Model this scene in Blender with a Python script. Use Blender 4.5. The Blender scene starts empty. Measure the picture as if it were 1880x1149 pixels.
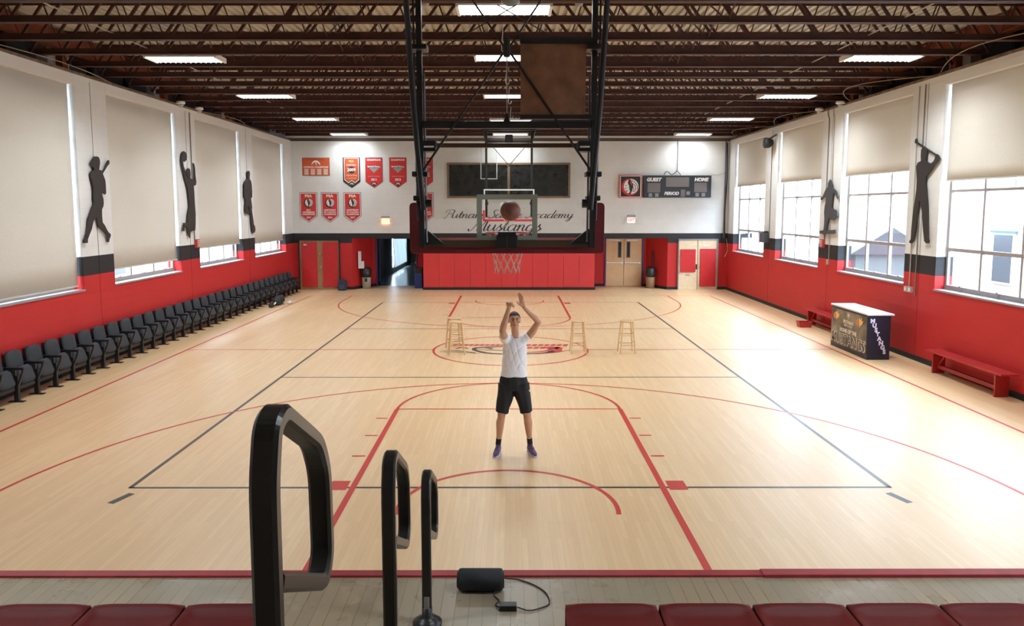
import bpy, bmesh, math, random
from mathutils import Vector, Matrix, noise
R = math.radians
random.seed(7)
SC = bpy.context.scene
COL = SC.collection
# ---------------------------------------------------------------- camera, sky, exposure
cam_d = bpy.data.cameras.new('camera'); cam = bpy.data.objects.new('camera', cam_d); COL.objects.link(cam)
cam.location = (0, 0, 3.31)
cam.rotation_euler = (R(90 - 5.793), 0, R(-0.12))
cam_d.sensor_width = 36; cam_d.lens = 1380 / 1880 * 36
cam_d.shift_y = (523 - 574.5) / 1880
cam_d.clip_start = .05; cam_d.clip_end = 300
SC.camera = cam
SC.view_settings.view_transform = 'Standard'; SC.view_settings.look = 'None'
SC.view_settings.gamma = 1; SC.view_settings.use_curve_mapping = False
SC.view_settings.exposure = 2.0
w = bpy.data.worlds.new('sky'); SC.world = w; w.use_nodes = True
bg = w.node_tree.nodes['Background']
bg.inputs[0].default_value = (.64, .80, 1, 1); bg.inputs[1].default_value = 7.0
LAMP_W = 27.0      # watts of light from each fluorescent fixture
sun_d = bpy.data.lights.new('sun', 'SUN'); sun_d.energy = 2.5; sun_d.angle = R(8); sun_d.color = (1, .95, .88)
sun = bpy.data.objects.new('sun', sun_d); COL.objects.link(sun); sun.rotation_euler = (R(14), R(-20), 0)
# sampling portals in the clear part of each window opening (they emit nothing)
for s_, zt_, wins_ in ((1, 4.15, ((2.6, 6.1), (7.36, 10.87), (12.13, 15.64), (16.89, 20.35), (21.66, 25.2), (26.38, 30.0))), (-1, 2.1, ((16.83, 20.27), (21.5, 25.0), (26.17, 29.75)))):
    for y0_, y1_ in wins_:
        ld = bpy.data.lights.new('portal', 'AREA'); ld.shape = 'RECTANGLE'; ld.size = y1_ - y0_; ld.size_y = zt_ - 1.64; ld.cycles.is_portal = True
        lo = bpy.data.objects.new('portal', ld); COL.objects.link(lo); lo.location = (s_ * 9.17, (y0_ + y1_) / 2, (zt_ + 1.64) / 2)
        lo.rotation_euler = (R(90), 0, R(90 if s_ > 0 else -90))
try:
    SC.cycles.use_denoising = True
    SC.cycles.max_bounces = 10; SC.cycles.diffuse_bounces = 5; SC.cycles.transparent_max_bounces = 16
    SC.cycles.sample_clamp_indirect = 6
except Exception: pass
# ---------------------------------------------------------------- materials
_m = {}
def mat(name, col, rough=.6, metal=0, spec=.5, coat=0, emit=None, alpha=None, noise_amt=0, noise_scale=8, bump=0, bump_scale=60, sss=0):
    if name in _m: return _m[name]
    m = bpy.data.materials.new(name); m.use_nodes = True; nt = m.node_tree; b = nt.nodes['Principled BSDF']
    b.inputs['Base Color'].default_value = (*col, 1); b.inputs['Roughness'].default_value = rough
    b.inputs['Metallic'].default_value = metal; b.inputs['Specular IOR Level'].default_value = spec
    if coat: b.inputs['Coat Weight'].default_value = coat; b.inputs['Coat Roughness'].default_value = .15
    if emit: b.inputs['Emission Color'].default_value = (*col, 1); b.inputs['Emission Strength'].default_value = emit
    if sss: b.inputs['Subsurface Weight'].default_value = sss; b.inputs['Subsurface Radius'].default_value = (.02, .008, .004); b.inputs['Subsurface Scale'].default_value = .5
    if noise_amt or bump:
        tc = nt.nodes.new('ShaderNodeTexCoord')
        if noise_amt:
            n = nt.nodes.new('ShaderNodeTexNoise'); n.inputs['Scale'].default_value = noise_scale; n.inputs['Detail'].default_value = 5
            nt.links.new(tc.outputs['Object'], n.inputs['Vector'])
            r = nt.nodes.new('ShaderNodeValToRGB')
            r.color_ramp.elements[0].position = .3; r.color_ramp.elements[1].position = .7
            r.color_ramp.elements[0].color = tuple(max(0, c * (1 - noise_amt)) for c in col) + (1,)
            r.color_ramp.elements[1].color = tuple(min(1, c * (1 + noise_amt)) for c in col) + (1,)
            nt.links.new(n.outputs['Fac'], r.inputs['Fac']); nt.links.new(r.outputs['Color'], b.inputs['Base Color'])
        if bump:
            n2 = nt.nodes.new('ShaderNodeTexNoise'); n2.inputs['Scale'].default_value = bump_scale; n2.inputs['Detail'].default_value = 4
            nt.links.new(tc.outputs['Object'], n2.inputs['Vector'])
            bp = nt.nodes.new('ShaderNodeBump'); bp.inputs['Strength'].default_value = bump; bp.inputs['Distance'].default_value = .01
            nt.links.new(n2.outputs['Fac'], bp.inputs['Height']); nt.links.new(bp.outputs['Normal'], b.inputs['Normal'])
    _m[name] = m; return m
def new_mat(name):
    m = bpy.data.materials.new(name); m.use_nodes = True; _m[name] = m
    return m, m.node_tree, m.node_tree.nodes['Principled BSDF'], m.node_tree.nodes, m.node_tree.links
def mixc(nt, fac, a, b):
    n = nt.nodes.new('ShaderNodeMix'); n.data_type = 'RGBA'
    for s, v in ((n.inputs[0], fac), (n.inputs[6], a), (n.inputs[7], b)):
        if hasattr(v, 'is_output') or isinstance(v, bpy.types.NodeSocket): nt.links.new(v, s)
        elif isinstance(v, tuple): s.default_value = (*v, 1) if len(v) == 3 else v
        else: s.default_value = v
    return n.outputs[2]
def math_n(nt, op, a, b=None):
    n = nt.nodes.new('ShaderNodeMath'); n.operation = op
    for i, v in enumerate((a, b)):
        if v is None: continue
        if isinstance(v, bpy.types.NodeSocket): nt.links.new(v, n.inputs[i])
        else: n.inputs[i].default_value = v
    return n.outputs[0]
def noise_n(nt, vec, scale, detail=4, rough=.5):
    n = nt.nodes.new('ShaderNodeTexNoise'); n.inputs['Scale'].default_value = scale; n.inputs['Detail'].default_value = detail
    n.inputs['Roughness'].default_value = rough
    if vec is not None: nt.links.new(vec, n.inputs['Vector'])
    return n.outputs['Fac']
def ramp_n(nt, fac, p0, p1):
    n = nt.nodes.new('ShaderNodeMapRange'); n.inputs[1].default_value = p0; n.inputs[2].default_value = p1
    nt.links.new(fac, n.inputs[0]); return n.outputs[0]
def plank_mat(name, c1, c2, mortar, width, length, rough, stain=None, gap=.006, rough_var=.08, spec=.5, spread=(.35, .65)):
    m, nt, b, N, L = new_mat(name)
    g = N.new('ShaderNodeNewGeometry'); s = N.new('ShaderNodeSeparateXYZ'); L.new(g.outputs['Position'], s.inputs[0])
    c = N.new('ShaderNodeCombineXYZ'); L.new(s.outputs['Y'], c.inputs['X']); L.new(s.outputs['X'], c.inputs['Y'])
    br = N.new('ShaderNodeTexBrick'); L.new(c.outputs[0], br.inputs['Vector'])
    br.inputs['Scale'].default_value = 1; br.inputs['Brick Width'].default_value = length; br.inputs['Row Height'].default_value = width
    br.inputs['Mortar Size'].default_value = gap * .5; br.inputs['Mortar Smooth'].default_value = .3
    br.offset = .37; br.inputs['Color1'].default_value = (*c1, 1); br.inputs['Color2'].default_value = (*c2, 1); br.inputs['Mortar'].default_value = (*mortar, 1)
    st = N.new('ShaderNodeCombineXYZ'); L.new(math_n(nt, 'MULTIPLY', s.outputs['X'], 14), st.inputs[0]); L.new(math_n(nt, 'MULTIPLY', s.outputs['Y'], .9), st.inputs[1])
    gr = noise_n(nt, st.outputs[0], 2.2, 6)
    col = mixc(nt, ramp_n(nt, gr, *spread), br.outputs['Color'], tuple(x * .80 for x in c1))
    n1 = nt.nodes.new('ShaderNodeMix'); n1.data_type = 'RGBA'
    col = mixc(nt, .42, br.outputs['Color'], col)
    big = noise_n(nt, g.outputs['Position'], .35, 3)
    col = mixc(nt, math_n(nt, 'MULTIPLY', ramp_n(nt, big, .4, .7), .35), col, tuple(x * y for x, y in zip(c2, (1.0, .9, .78))))
    if stain:
        sf = noise_n(nt, g.outputs['Position'], 1.6, 7, .65)
        col = mixc(nt, ramp_n(nt, sf, .36, .66), col, stain)
        sp = noise_n(nt, g.outputs['Position'], 9, 4, .7)
        col = mixc(nt, math_n(nt, 'MULTIPLY', ramp_n(nt, sp, .64, .78), .6), col, tuple(x * .35 for x in stain))
    L.new(col, b.inputs['Base Color'])
    rn = noise_n(nt, g.outputs['Position'], 1.2 if not stain else 5, 5)
    if stain: L.new(math_n(nt, 'ADD', math_n(nt, 'MULTIPLY', rn, rough_var * 2), rough - rough_var), b.inputs['Roughness'])
    else: b.inputs['Roughness'].default_value = rough
    b.inputs['Specular IOR Level'].default_value = spec
    return m
WHITE = (.76, .755, .73); BLACKB = (.028, .028, .032); RED = (.56, .028, .028)
def wall_mat(name, axis, bands=True, base=None, z1=1.91, z2=2.31):
    m, nt, b, N, L = new_mat(name)
    g = N.new('ShaderNodeNewGeometry'); s = N.new('ShaderNodeSeparateXYZ'); L.new(g.outputs['Position'], s.inputs[0])
    c = N.new('ShaderNodeCombineXYZ'); L.new(s.outputs[axis], c.inputs['X']); L.new(math_n(nt, 'ADD', s.outputs['Z'], .09), c.inputs['Y'])
    br = N.new('ShaderNodeTexBrick'); L.new(c.outputs[0], br.inputs['Vector']); br.inputs['Scale'].default_value = 1
    br.inputs['Brick Width'].default_value = .4; br.inputs['Row Height'].default_value = .2; br.inputs['Mortar Size'].default_value = .006; br.inputs['Mortar Smooth'].default_value = .5
    if bands:
        f1 = math_n(nt, 'GREATER_THAN', s.outputs['Z'], z1); f2 = math_n(nt, 'GREATER_THAN', s.outputs['Z'], z2)
        col = mixc(nt, f2, mixc(nt, f1, RED, BLACKB), WHITE)
    else:
        col = mixc(nt, 0.0, base, base)
    dirt = noise_n(nt, g.outputs['Position'], 1.7, 6)
    mlt = nt.nodes.new('ShaderNodeMix'); mlt.data_type = 'RGBA'; mlt.blend_type = 'MULTIPLY'; mlt.inputs[0].default_value = 1
    nt.links.new(col, mlt.inputs[6])
    sh = mixc(nt, ramp_n(nt, dirt, .3, .7), (.93, .92, .90), (1, 1, 1)); sh = mixc(nt, math_n(nt, 'MULTIPLY', br.outputs['Fac'], .16), sh, (.6, .58, .56))
    nt.links.new(sh, mlt.inputs[7])
    L.new(mlt.outputs[2], b.inputs['Base Color'])
    b.inputs['Roughness'].default_value = .55; b.inputs['Specular IOR Level'].default_value = .3
    bp = N.new('ShaderNodeBump'); bp.inputs['Strength'].default_value = .25; bp.inputs['Distance'].default_value = .006
    L.new(math_n(nt, 'SUBTRACT', math_n(nt, 'MULTIPLY', noise_n(nt, g.outputs['Position'], 30, 3), .25), br.outputs['Fac']), bp.inputs['Height']); L.new(bp.outputs['Normal'], b.inputs['Normal'])
    return m
def glass_mat(name, tint=(.97, .98, .98), refl=.10):
    m, nt, b, N, L = new_mat(name); N.remove(b)
    t = N.new('ShaderNodeBsdfTransparent'); t.inputs[0].default_value = (*tint, 1)
    gl = N.new('ShaderNodeBsdfGlossy'); gl.inputs['Roughness'].default_value = .02
    fr = N.new('ShaderNodeFresnel'); gg = N.new('ShaderNodeNewGeometry'); L.new(math_n(nt, 'SUBTRACT', 1.45, math_n(nt, 'MULTIPLY', gg.outputs['Backfacing'], .76)), fr.inputs[0])
    mx = N.new('ShaderNodeMixShader'); L.new(fr.outputs[0], mx.inputs[0]); L.new(t.outputs[0], mx.inputs[1]); L.new(gl.outputs[0], mx.inputs[2])
    L.new(mx.outputs[0], N['Material Output'].inputs[0]); return m
def blind_mat(name, col, tr):
    m, nt, b, N, L = new_mat(name); N.remove(b)
    g = N.new('ShaderNodeNewGeometry'); f = noise_n(nt, g.outputs['Position'], 45, 3)
    c = mixc(nt, ramp_n(nt, f, .35, .65), tuple(x * .93 for x in col), col)
    d = N.new('ShaderNodeBsdfDiffuse'); t = N.new('ShaderNodeBsdfTranslucent'); L.new(c, d.inputs[0]); L.new(c, t.inputs[0])
    mx = N.new('ShaderNodeMixShader'); mx.inputs[0].default_value = tr; L.new(d.outputs[0], mx.inputs[1]); L.new(t.outputs[0], mx.inputs[2])
    L.new(mx.outputs[0], N['Material Output'].inputs[0]); return m
BLK = mat('black_metal', (.012, .012, .013), .38, .0, .5)
BLKM = mat('matte_black', (.014, .014, .015), .7)
WHT = mat('white_paint', (.78, .76, .73), .5)
GREY = mat('grey_metal', (.32, .32, .32), .45, .6)
STEEL = mat('bright_steel', (.62, .62, .62), .3, .9)
REDP = mat('red_paint', (.56, .02, .022), .45, noise_amt=.06)
REDV = mat('red_vinyl', (.62, .025, .03), .42)
JOIST = mat('rust_red_steel', (.060, .017, .010), .6, noise_amt=.35, noise_scale=3)
JOISTB = mat('rust_red_steel_chord', (.058, .018, .012), .55, noise_amt=.3, noise_scale=2)
WOODP = mat('pale_wood', (.62, .40, .20), .45, noise_amt=.10, noise_scale=6)
GLASS = glass_mat('window_glass')
# ---------------------------------------------------------------- mesh helpers
class MB:
    def __init__(s): s.v = []; s.f = []; s.sm = False
    def add(s, vs, fs):
        o = len(s.v); s.v += [tuple(v) for v in vs]; s.f += [tuple(i + o for i in f) for f in fs]; return s
    def box(s, x0, x1, y0, y1, z0, z1, b=0):
        x0, x1 = min(x0, x1), max(x0, x1); y0, y1 = min(y0, y1), max(y0, y1); z0, z1 = min(z0, z1), max(z0, z1)
        if b:
            bm = bmesh.new(); bmesh.ops.create_cube(bm, size=1)
            for v in bm.verts: v.co = Vector(((x0 + x1) / 2 + v.co.x * (x1 - x0), (y0 + y1) / 2 + v.co.y * (y1 - y0), (z0 + z1) / 2 + v.co.z * (z1 - z0)))
            bmesh.ops.bevel(bm, geom=bm.edges[:], offset=min(b, .49 * min(x1 - x0, y1 - y0, z1 - z0)), segments=2, affect='EDGES', profile=.7)
            bm.verts.index_update(); s.add([v.co for v in bm.verts], [[v.index for v in f.verts] for f in bm.faces]); bm.free(); return s
        return s.add([(x0, y0, z0), (x1, y0, z0), (x1, y1, z0), (x0, y1, z0), (x0, y0, z1), (x1, y0, z1), (x1, y1, z1), (x0, y1, z1)],
                     [(0, 3, 2, 1), (4, 5, 6, 7), (0, 1, 5, 4), (1, 2, 6, 5), (2, 3, 7, 6), (3, 0, 4, 7)])
    def obox(s, a, b, w, h, up=(0, 0, 1)):
        a = Vector(a); b = Vector(b); d = (b - a).normalized(); u = Vector(up)
        if abs(d.dot(u)) > .98: u = Vector((0, 1, 0))
        r = d.cross(u).normalized() * w / 2; u = r.cross(d).normalized() * h / 2
        P = [a - r - u, a + r - u, a + r + u, a - r + u, b - r - u, b + r - u, b + r + u, b - r + u]
        return s.add(P, [(0, 3, 2, 1), (4, 5, 6, 7), (0, 1, 5, 4), (1, 2, 6, 5), (2, 3, 7, 6), (3, 0, 4, 7)])
    def tube(s, pts, rad, n=8, caps=True, round_caps=False, flat=None):
        pts = [Vector(p) for p in pts]
        if not hasattr(rad, '__len__'): rad = [rad] * len(pts)
        rad = list(rad)
        if round_caps:
            d0 = (pts[0] - pts[1]).normalized(); d1 = (pts[-1] - pts[-2]).normalized(); a, b = pts[0], pts[-1]; ra, rb = rad[0], rad[-1]
            A = [(a + d0 * ra * math.sin(t), ra * math.cos(t)) for t in (1.45, 1.1, .75, .38)]
            B = [(b + d1 * rb * math.sin(t), rb * math.cos(t)) for t in (.38, .75, 1.1, 1.45)]
            pts = [x[0] for x in A] + pts + [x[0] for x in B]; rad = [x[1] for x in A] + rad + [x[1] for x in B]
        ref = None; rings = []
        for i, p in enumerate(pts):
            d = (pts[min(i + 1, len(pts) - 1)] - pts[max(i - 1, 0)]).normalized()
            if ref is None:
                ref = Vector((0, 0, 1)) if abs(d.z) < .9 else Vector((0, 1, 0))
                if flat: ref = Vector(flat[0])
            e1 = ref - d * ref.dot(d); e1.normalize(); ref = e1; e2 = d.cross(e1)
            k = flat[1] if flat else 1
            rings.append([p + (e1 * math.cos(a) * k + e2 * math.sin(a)) * rad[i] for a in [2 * math.pi * j / n for j in range(n)]])
        o = len(s.v)
        for r in rings: s.v += [tuple(v) for v in r]
        for i in range(len(rings) - 1):
            for j in range(n):
                a = o + i * n + j; b = o + i * n + (j + 1) % n; s.f.append((a, b, b + n, a + n))
        if caps: s.f.append(tuple(o + j for j in range(n))[::-1]); s.f.append(tuple(o + (len(rings) - 1) * n + j for j in range(n)))
        return s
    def prism(s, outline, plane, t0, t1):
        """outline in 2D; plane 'X' -> (y,z), 'Y' -> (x,z), 'Z' -> (x,y); extruded between t0 and t1 along the plane axis"""
        def P(a, b, t): return {'X': (t, a, b), 'Y': (a, t, b), 'Z': (a, b, t)}[plane]
        n = len(outline)
        bm = bmesh.new()
        v0 = [bm.verts.new(P(a, b, t0)) for a, b in outline]; v1 = [bm.verts.new(P(a, b, t1)) for a, b in outline]
        bm.faces.new(v0); bm.faces.new(v1[::-1])
        for i in range(n): bm.faces.new((v0[i], v1[i], v1[(i + 1) % n], v0[(i + 1) % n]))
        bm.normal_update(); bmesh.ops.triangulate(bm, faces=[f for f in bm.faces if len(f.verts) > 4]); bmesh.ops.recalc_face_normals(bm, faces=bm.faces[:])
        bm.verts.index_update(); s.add([v.co for v in bm.verts], [[v.index for v in f.verts] for f in bm.faces]); bm.free(); return s
    def lathe(s, prof, c=(0, 0, 0), n=24, axis='Z'):
        o = len(s.v)
        for r, z in prof:
            for j in range(n):
                a = 2 * math.pi * j / n; q = (r * math.cos(a), r * math.sin(a), z)
                if axis == 'Y': q = (q[0], q[2], q[1])
                if axis == 'X': q = (q[2], q[0], q[1])
                s.v.append((c[0] + q[0], c[1] + q[1], c[2] + q[2]))
        for i in range(len(prof) - 1):
            for j in range(n):
                a = o + i * n + j; b = o + i * n + (j + 1) % n; s.f.append((a, b, b + n, a + n))
        s.f.append(tuple(o + j for j in range(n))[::-1]); s.f.append(tuple(o + (len(prof) - 1) * n + j for j in range(n)))
        return s
    def build(s, name, m, parent=None, smooth=False, bevel=0, local=True):
        me = bpy.data.meshes.new(name); me.from_pydata(s.v, [], s.f)
        bm = bmesh.new(); bm.from_mesh(me); bmesh.ops.recalc_face_normals(bm, faces=bm.faces[:]); bm.to_mesh(me); bm.free()
        me.materials.append(m)
        if smooth:
            for p in me.polygons: p.use_smooth = True
        o = bpy.data.objects.new(name, me); COL.objects.link(o)
        if parent is not None:
            o.parent = parent
            if not local: o.matrix_parent_inverse = parent.matrix_basis.inverted()
        if bevel:
            bv = o.modifiers.new('bevel', 'BEVEL'); bv.width = bevel; bv.segments = 2; bv.limit_method = 'ANGLE'
        return o
def tag(o, label, cat, group=None, kind=None):
    o['label'] = label; o['category'] = cat
    if group: o['group'] = group
    if kind: o['kind'] = kind
    return o
def thing(name, label, cat, loc=(0, 0, 0), rz=0, group=None):
    o = bpy.data.objects.new(name, None); COL.objects.link(o); o.location = loc; o.rotation_euler = (0, 0, rz); o.empty_display_size = .1
    return tag(o, label, cat, group)
def struct(o, label=None):
    o['kind'] = 'structure'
    if label: o['label'] = label
    return o
def dup(root, loc=None, rz=None, label=None, group=None):
    r = root.copy(); COL.objects.link(r)
    if loc is not None: r.location = loc
    if rz is not None: r.rotation_euler = (0, 0, rz)
    if label: r['label'] = label
    if group: r['group'] = group
    for ch in list(root.children):
        c = ch.copy(); COL.objects.link(c); c.parent = r
        for g in list(ch.children):
            d = g.copy(); COL.objects.link(d); d.parent = c
    return r
def text(name, s, m, loc, size, parent=None, rot=(90, 0, 0), shear=0, bold=0, sx=1, extrude=.002, align='CENTER'):
    cu = bpy.data.curves.new(name, 'FONT'); cu.body = s; cu.size = size; cu.shear = shear; cu.offset = bold; cu.extrude = extrude
    cu.align_x = align; cu.align_y = 'CENTER'; cu.resolution_u = 3
    tmp = bpy.data.objects.new(name, cu); me = bpy.data.meshes.new_from_object(tmp); bpy.data.objects.remove(tmp); me.materials.clear(); me.materials.append(m)
    o = bpy.data.objects.new(name, me); COL.objects.link(o)
    o.location = loc; o.rotation_euler = [R(a) for a in rot]; o.scale = (sx, 1, 1)
    if parent is not None: o.parent = parent
    return o
def fillet(pts, r, n=5, closed=False):
    pts = [Vector(p) for p in pts]; out = []
    N = len(pts)
    for i, p in enumerate(pts):
        if not closed and i in (0, N - 1): out.append(p); continue
        a = pts[i - 1]; b = pts[(i + 1) % N]; da = (a - p); db = (b - p)
        k = min(r, da.length * .45, db.length * .45); A = p + da.normalized() * k; B = p + db.normalized() * k
        for j in range(n + 1):
            t = j / n; out.append(A * (1 - t) ** 2 + p * 2 * t * (1 - t) + B * t ** 2)
    return out
def circle(cx, cy, r, n=48, a0=0, a1=360, ry=None):
    ry = ry or r; full = abs(a1 - a0) >= 360
    return [(cx + r * math.cos(R(a0 + (a1 - a0) * i / (n if full else n - 1))), cy + ry * math.sin(R(a0 + (a1 - a0) * i / (n if full else n - 1)))) for i in range(n)]
def band(pts, wd, closed=False):
    """2D polyline -> list of quads of width wd"""
    n = len(pts); L = []; Rr = []
    for i in range(n):
        a = Vector(pts[i - 1] if (closed or i > 0) else pts[i]); b = Vector(pts[(i + 1) % n] if (closed or i < n - 1) else pts[i])
        p = Vector(pts[i]); d = (b - a).normalized(); nn = Vector((-d.y, d.x)); k = wd[i] if hasattr(wd, '__len__') else wd
        L.append(p + nn * k / 2); Rr.append(p - nn * k / 2)
    q = []
    for i in range(n if closed else n - 1):
        j = (i + 1) % n; q.append([tuple(Rr[i]), tuple(Rr[j]), tuple(L[j]), tuple(L[i])])
    return q
def catmull(pts, k=6):
    P = [Vector(p) for p in pts]; P = [P[0] * 2 - P[1]] + P + [P[-1] * 2 - P[-2]]; out = []
    for i in range(1, len(P) - 2):
        for j in range(k):
            t = j / k
            out.append(.5 * ((2 * P[i]) + (-P[i - 1] + P[i + 1]) * t + (2 * P[i - 1] - 5 * P[i] + 4 * P[i + 1] - P[i + 2]) * t * t + (-P[i - 1] + 3 * P[i] - 3 * P[i + 1] + P[i + 2]) * t ** 3))
    out.append(P[-2]); return out
# ---------------------------------------------------------------- the room
WX = 8.88; YF = 30.8; YB = -2.6; ZT = 6.04; DECK = 6.92
M_COURT = plank_mat('maple_court', (.75, .525, .29), (.67, .44, .225), (.44, .27, .135), .057, 1.1, .37, gap=.002, rough_var=.05, spec=.85)
M_STAGE = plank_mat('worn_platform_boards', (.38, .29, .18), (.28, .215, .14), (.07, .045, .03), .083, 2.3, .30, stain=(.29, .25, .18), gap=.007, rough_var=.12)
M_WX = wall_mat('side_wall_block', 'Y'); M_WY = wall_mat('end_wall_block', 'X')
M_REDW = wall_mat('red_block', 'X', False, RED)
M_DARKW = wall_mat('grey_block', 'Y', False, (.055, .065, .07))
LINE_R = mat('red_line_paint', (.50, .028, .018), .43); LINE_K = mat('dark_line_paint', (.050, .042, .038), .36)
floor = struct(MB().box(-9.3, 9.3, 4.6, 32.3, -.2, 0).build('floor', M_COURT), 'varnished maple basketball court floor')
def flat(name, polys, m, z=.0015, parent=floor):
    mb = MB()
    for p in polys: mb.add([(a, b, z) for a, b in p], [tuple(range(len(p)))])
    return mb.build(name, m, parent)
def ln(x0, y0, x1, y1, wd): return band([(x0, y0), (x1, y1)], wd)
CY = 17.5; NB = 6.45; FB = 28.52
red = []; LW = .05
for s in (-1, 1): red += ln(s * 7.62, NB, s * 7.62, FB, LW)
red += ln(-7.62, FB, 7.62, FB, .035) + ln(-7.62, NB, 7.62, NB, LW) + ln(-7.62, CY, -1.83, CY, .04) + ln(1.83, CY, 7.62, CY, .04)
red += band(circle(0, CY, 1.81, 64), .055, True)
for base, d in ((NB, 1), (FB, -1)):
    ft = base + d * 5.76; kx = -.03
    for s in (-1, 1):
        red += ln(kx + s * 1.85, base, kx + s * 1.85, ft, .075)
        red += [[(kx + s * 1.92, base + d * 2.15), (kx + s * 2.14, base + d * 2.15), (kx + s * 2.14, base + d * 2.45), (kx + s * 1.92, base + d * 2.45)]]
        for t in (3.38, 4.30, 5.21): red += ln(kx + s * 1.92, base + d * t, kx + s * 2.10, base + d * t, .045)
    red += ln(kx - 1.85, ft, kx + 1.85, ft, .045)
    red += band(circle(kx, ft, 1.85, 40, 0, 180 * d), .05)
    hy = base + d * 1.6
    red += band(circle(kx, hy, 1.22, 40, -8 * d, 188 * d), .055)
    red += band(circle(kx, hy, 6.02, 72, 0, 180 * d), .045)
    for s in (-1, 1): red += ln(kx + s * 6.02, base, kx + s * 6.02, hy, .045)
flat('red_court_lines', red, LINE_R, .002)
blk = []
for s in (-1, 1): blk += ln(s * 4.53, 8.68, s * 4.53, 26.5, .055)
for y in (8.68, 26.5): blk += ln(-4.55, y, 4.55, y, .05)
for y in (14.58, 20.6): blk += ln(-4.55, y, 4.55, y, .045)
blk += ln(-4.52, 8.2, -4.42, 8.5, .09) + ln(4.52, 8.2, 4.42, 8.5, .09)
flat('dark_volleyball_lines', blk, LINE_K, .0015)
# painted horse emblem in the middle of the floor
def par(x, y, wd, hh, k): return [(x, y), (x + wd, y), (x + wd + k, y + hh), (x + k, y + hh)]
em = []
rr = random.Random(3)
x = -1.42
while x < -.25: em.append(par(x, 17.98, .10, .22, .05)); x += .13
x = .12
for i in range(9): em.append(par(.05 + i * .15, 17.95, .115, .24, .06))
for i in range(5): em.append(par(.05 + i * .16, 17.60, .12, .25, .06))
em += [[(.85, 17.62), (1.12, 17.58), (1.2, 17.8), (.98, 17.9), (.82, 17.8)], [(1.0, 17.2), (1.2, 17.3), (1.25, 17.75), (1.08, 17.85)]]
em += band(catmull([(0, 17.12), (.5, 17.16), (.85, 17.35), (1.0, 17.65)]), [.04 + .12 * i / 18 for i in range(19)])
em += band(catmull([(.6, 16.95), (1.0, 17.1), (1.3, 17.35)]), .04)
flat('centre_emblem_red', em, LINE_R, .0035)
ek = []
def bc(p, w0, w1):
    c = catmull(p); n = len(c); return band(c, [w0 + (w1 - w0) * math.sin(math.pi * i / (n - 1)) for i in range(n)])
ek += bc([(-.2, 17.95), (-.55, 17.85), (-.82, 17.72), (-.84, 17.45), (-.6, 17.12), (-.3, 16.98), (.2, 16.97), (.6, 17.02), (1.0, 17.2), (1.42, 17.42)], .03, .13)
ek += bc([(-.8, 17.6), (-.5, 17.78), (-.1, 17.85), (.3, 17.8)], .02, .06) + bc([(-.78, 17.5), (-.4, 17.42), (0, 17.3), (.3, 17.1)], .03, .06)
ek += bc([(-.6, 17.72), (-.45, 17.62), (-.5, 17.55)], .05, .1) + bc([(-.2, 17.5), (-.05, 17.42), (.1, 17.38)], .03, .09) + bc([(.6, 17.85), (.9, 17.7), (1.1, 17.55)], .02, .06)
ek += bc([(-1.3, 17.62), (-1.15, 17.78), (-1.0, 17.62)], .05, .07) + bc([(-1.35, 17.4), (-1.1, 17.3), (-.8, 17.1)], .03, .05) + bc([(-1.3, 17.2), (-1.0, 17.12), (-.7, 17.0)], .02, .04)
ek.append([(.72, 17.02), (1.08, 17.2), (1.1, 17.5), (.92, 17.42), (.85, 17.2)])
flat('centre_emblem_dark', ek, LINE_K, .0028)
# raised platform the bleachers stand on, seen at the bottom of the photograph
plat = struct(MB().box(-9.2, 9.2, YB, 4.70, .0, .93).build('floor_platform', M_STAGE), 'raised platform of worn old boards at the near end of the court')
trm = MB().box(-9.2, 1.65, 4.66, 4.735, .86, .945, .006).build('trim_1', mat('red_nosing', (.33, .022, .03), .5, noise_amt=.15)); struct(trm, 'red edge strip along the platform')
trm = MB().box(1.64, 9.2, 4.65, 4.735, .87, .952, .006).build('trim_2', _m['red_nosing']); struct(trm, 'second length of red edge strip, overlapping the first on the right')
# side walls with window openings
WR = [(2.6, 6.1), (7.36, 10.87), (12.13, 15.64), (16.89, 20.35), (21.66, 25.2), (26.38, 30.0)]
WL = [(2.6, 6.1), (7.36, 10.87), (12.1, 15.6), (16.83, 20.27), (21.5, 25.0), (26.17, 29.75)]
ZS, ZH = 1.63, 5.96
def side_wall(name, s, wins):
    mb = MB(); a, b = WX * s, (WX + .36) * s
    mb.box(a, b, YB, 32.3, 0, ZS); mb.box(a, b, YB, 32.3, ZH, ZT)
    y = YB
    for y0, y1 in wins + [(32.3, 33)]:
        mb.box(a, b, y, y0, ZS, ZH); y = y1
    return struct(mb.build(name, M_WX))
wl = side_wall('wall_left', -1, WL); wr = side_wall('wall_right', 1, WR)
JN = mat('joint_gap_grey', (.20, .17, .15), .8); JNR = mat('joint_gap_red', (.30, .012, .014), .7); JNK = mat('joint_gap_black', (.012, .012, .012), .8)  # flat colours of the pier joint strips; the grey also serves some conduits
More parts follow.
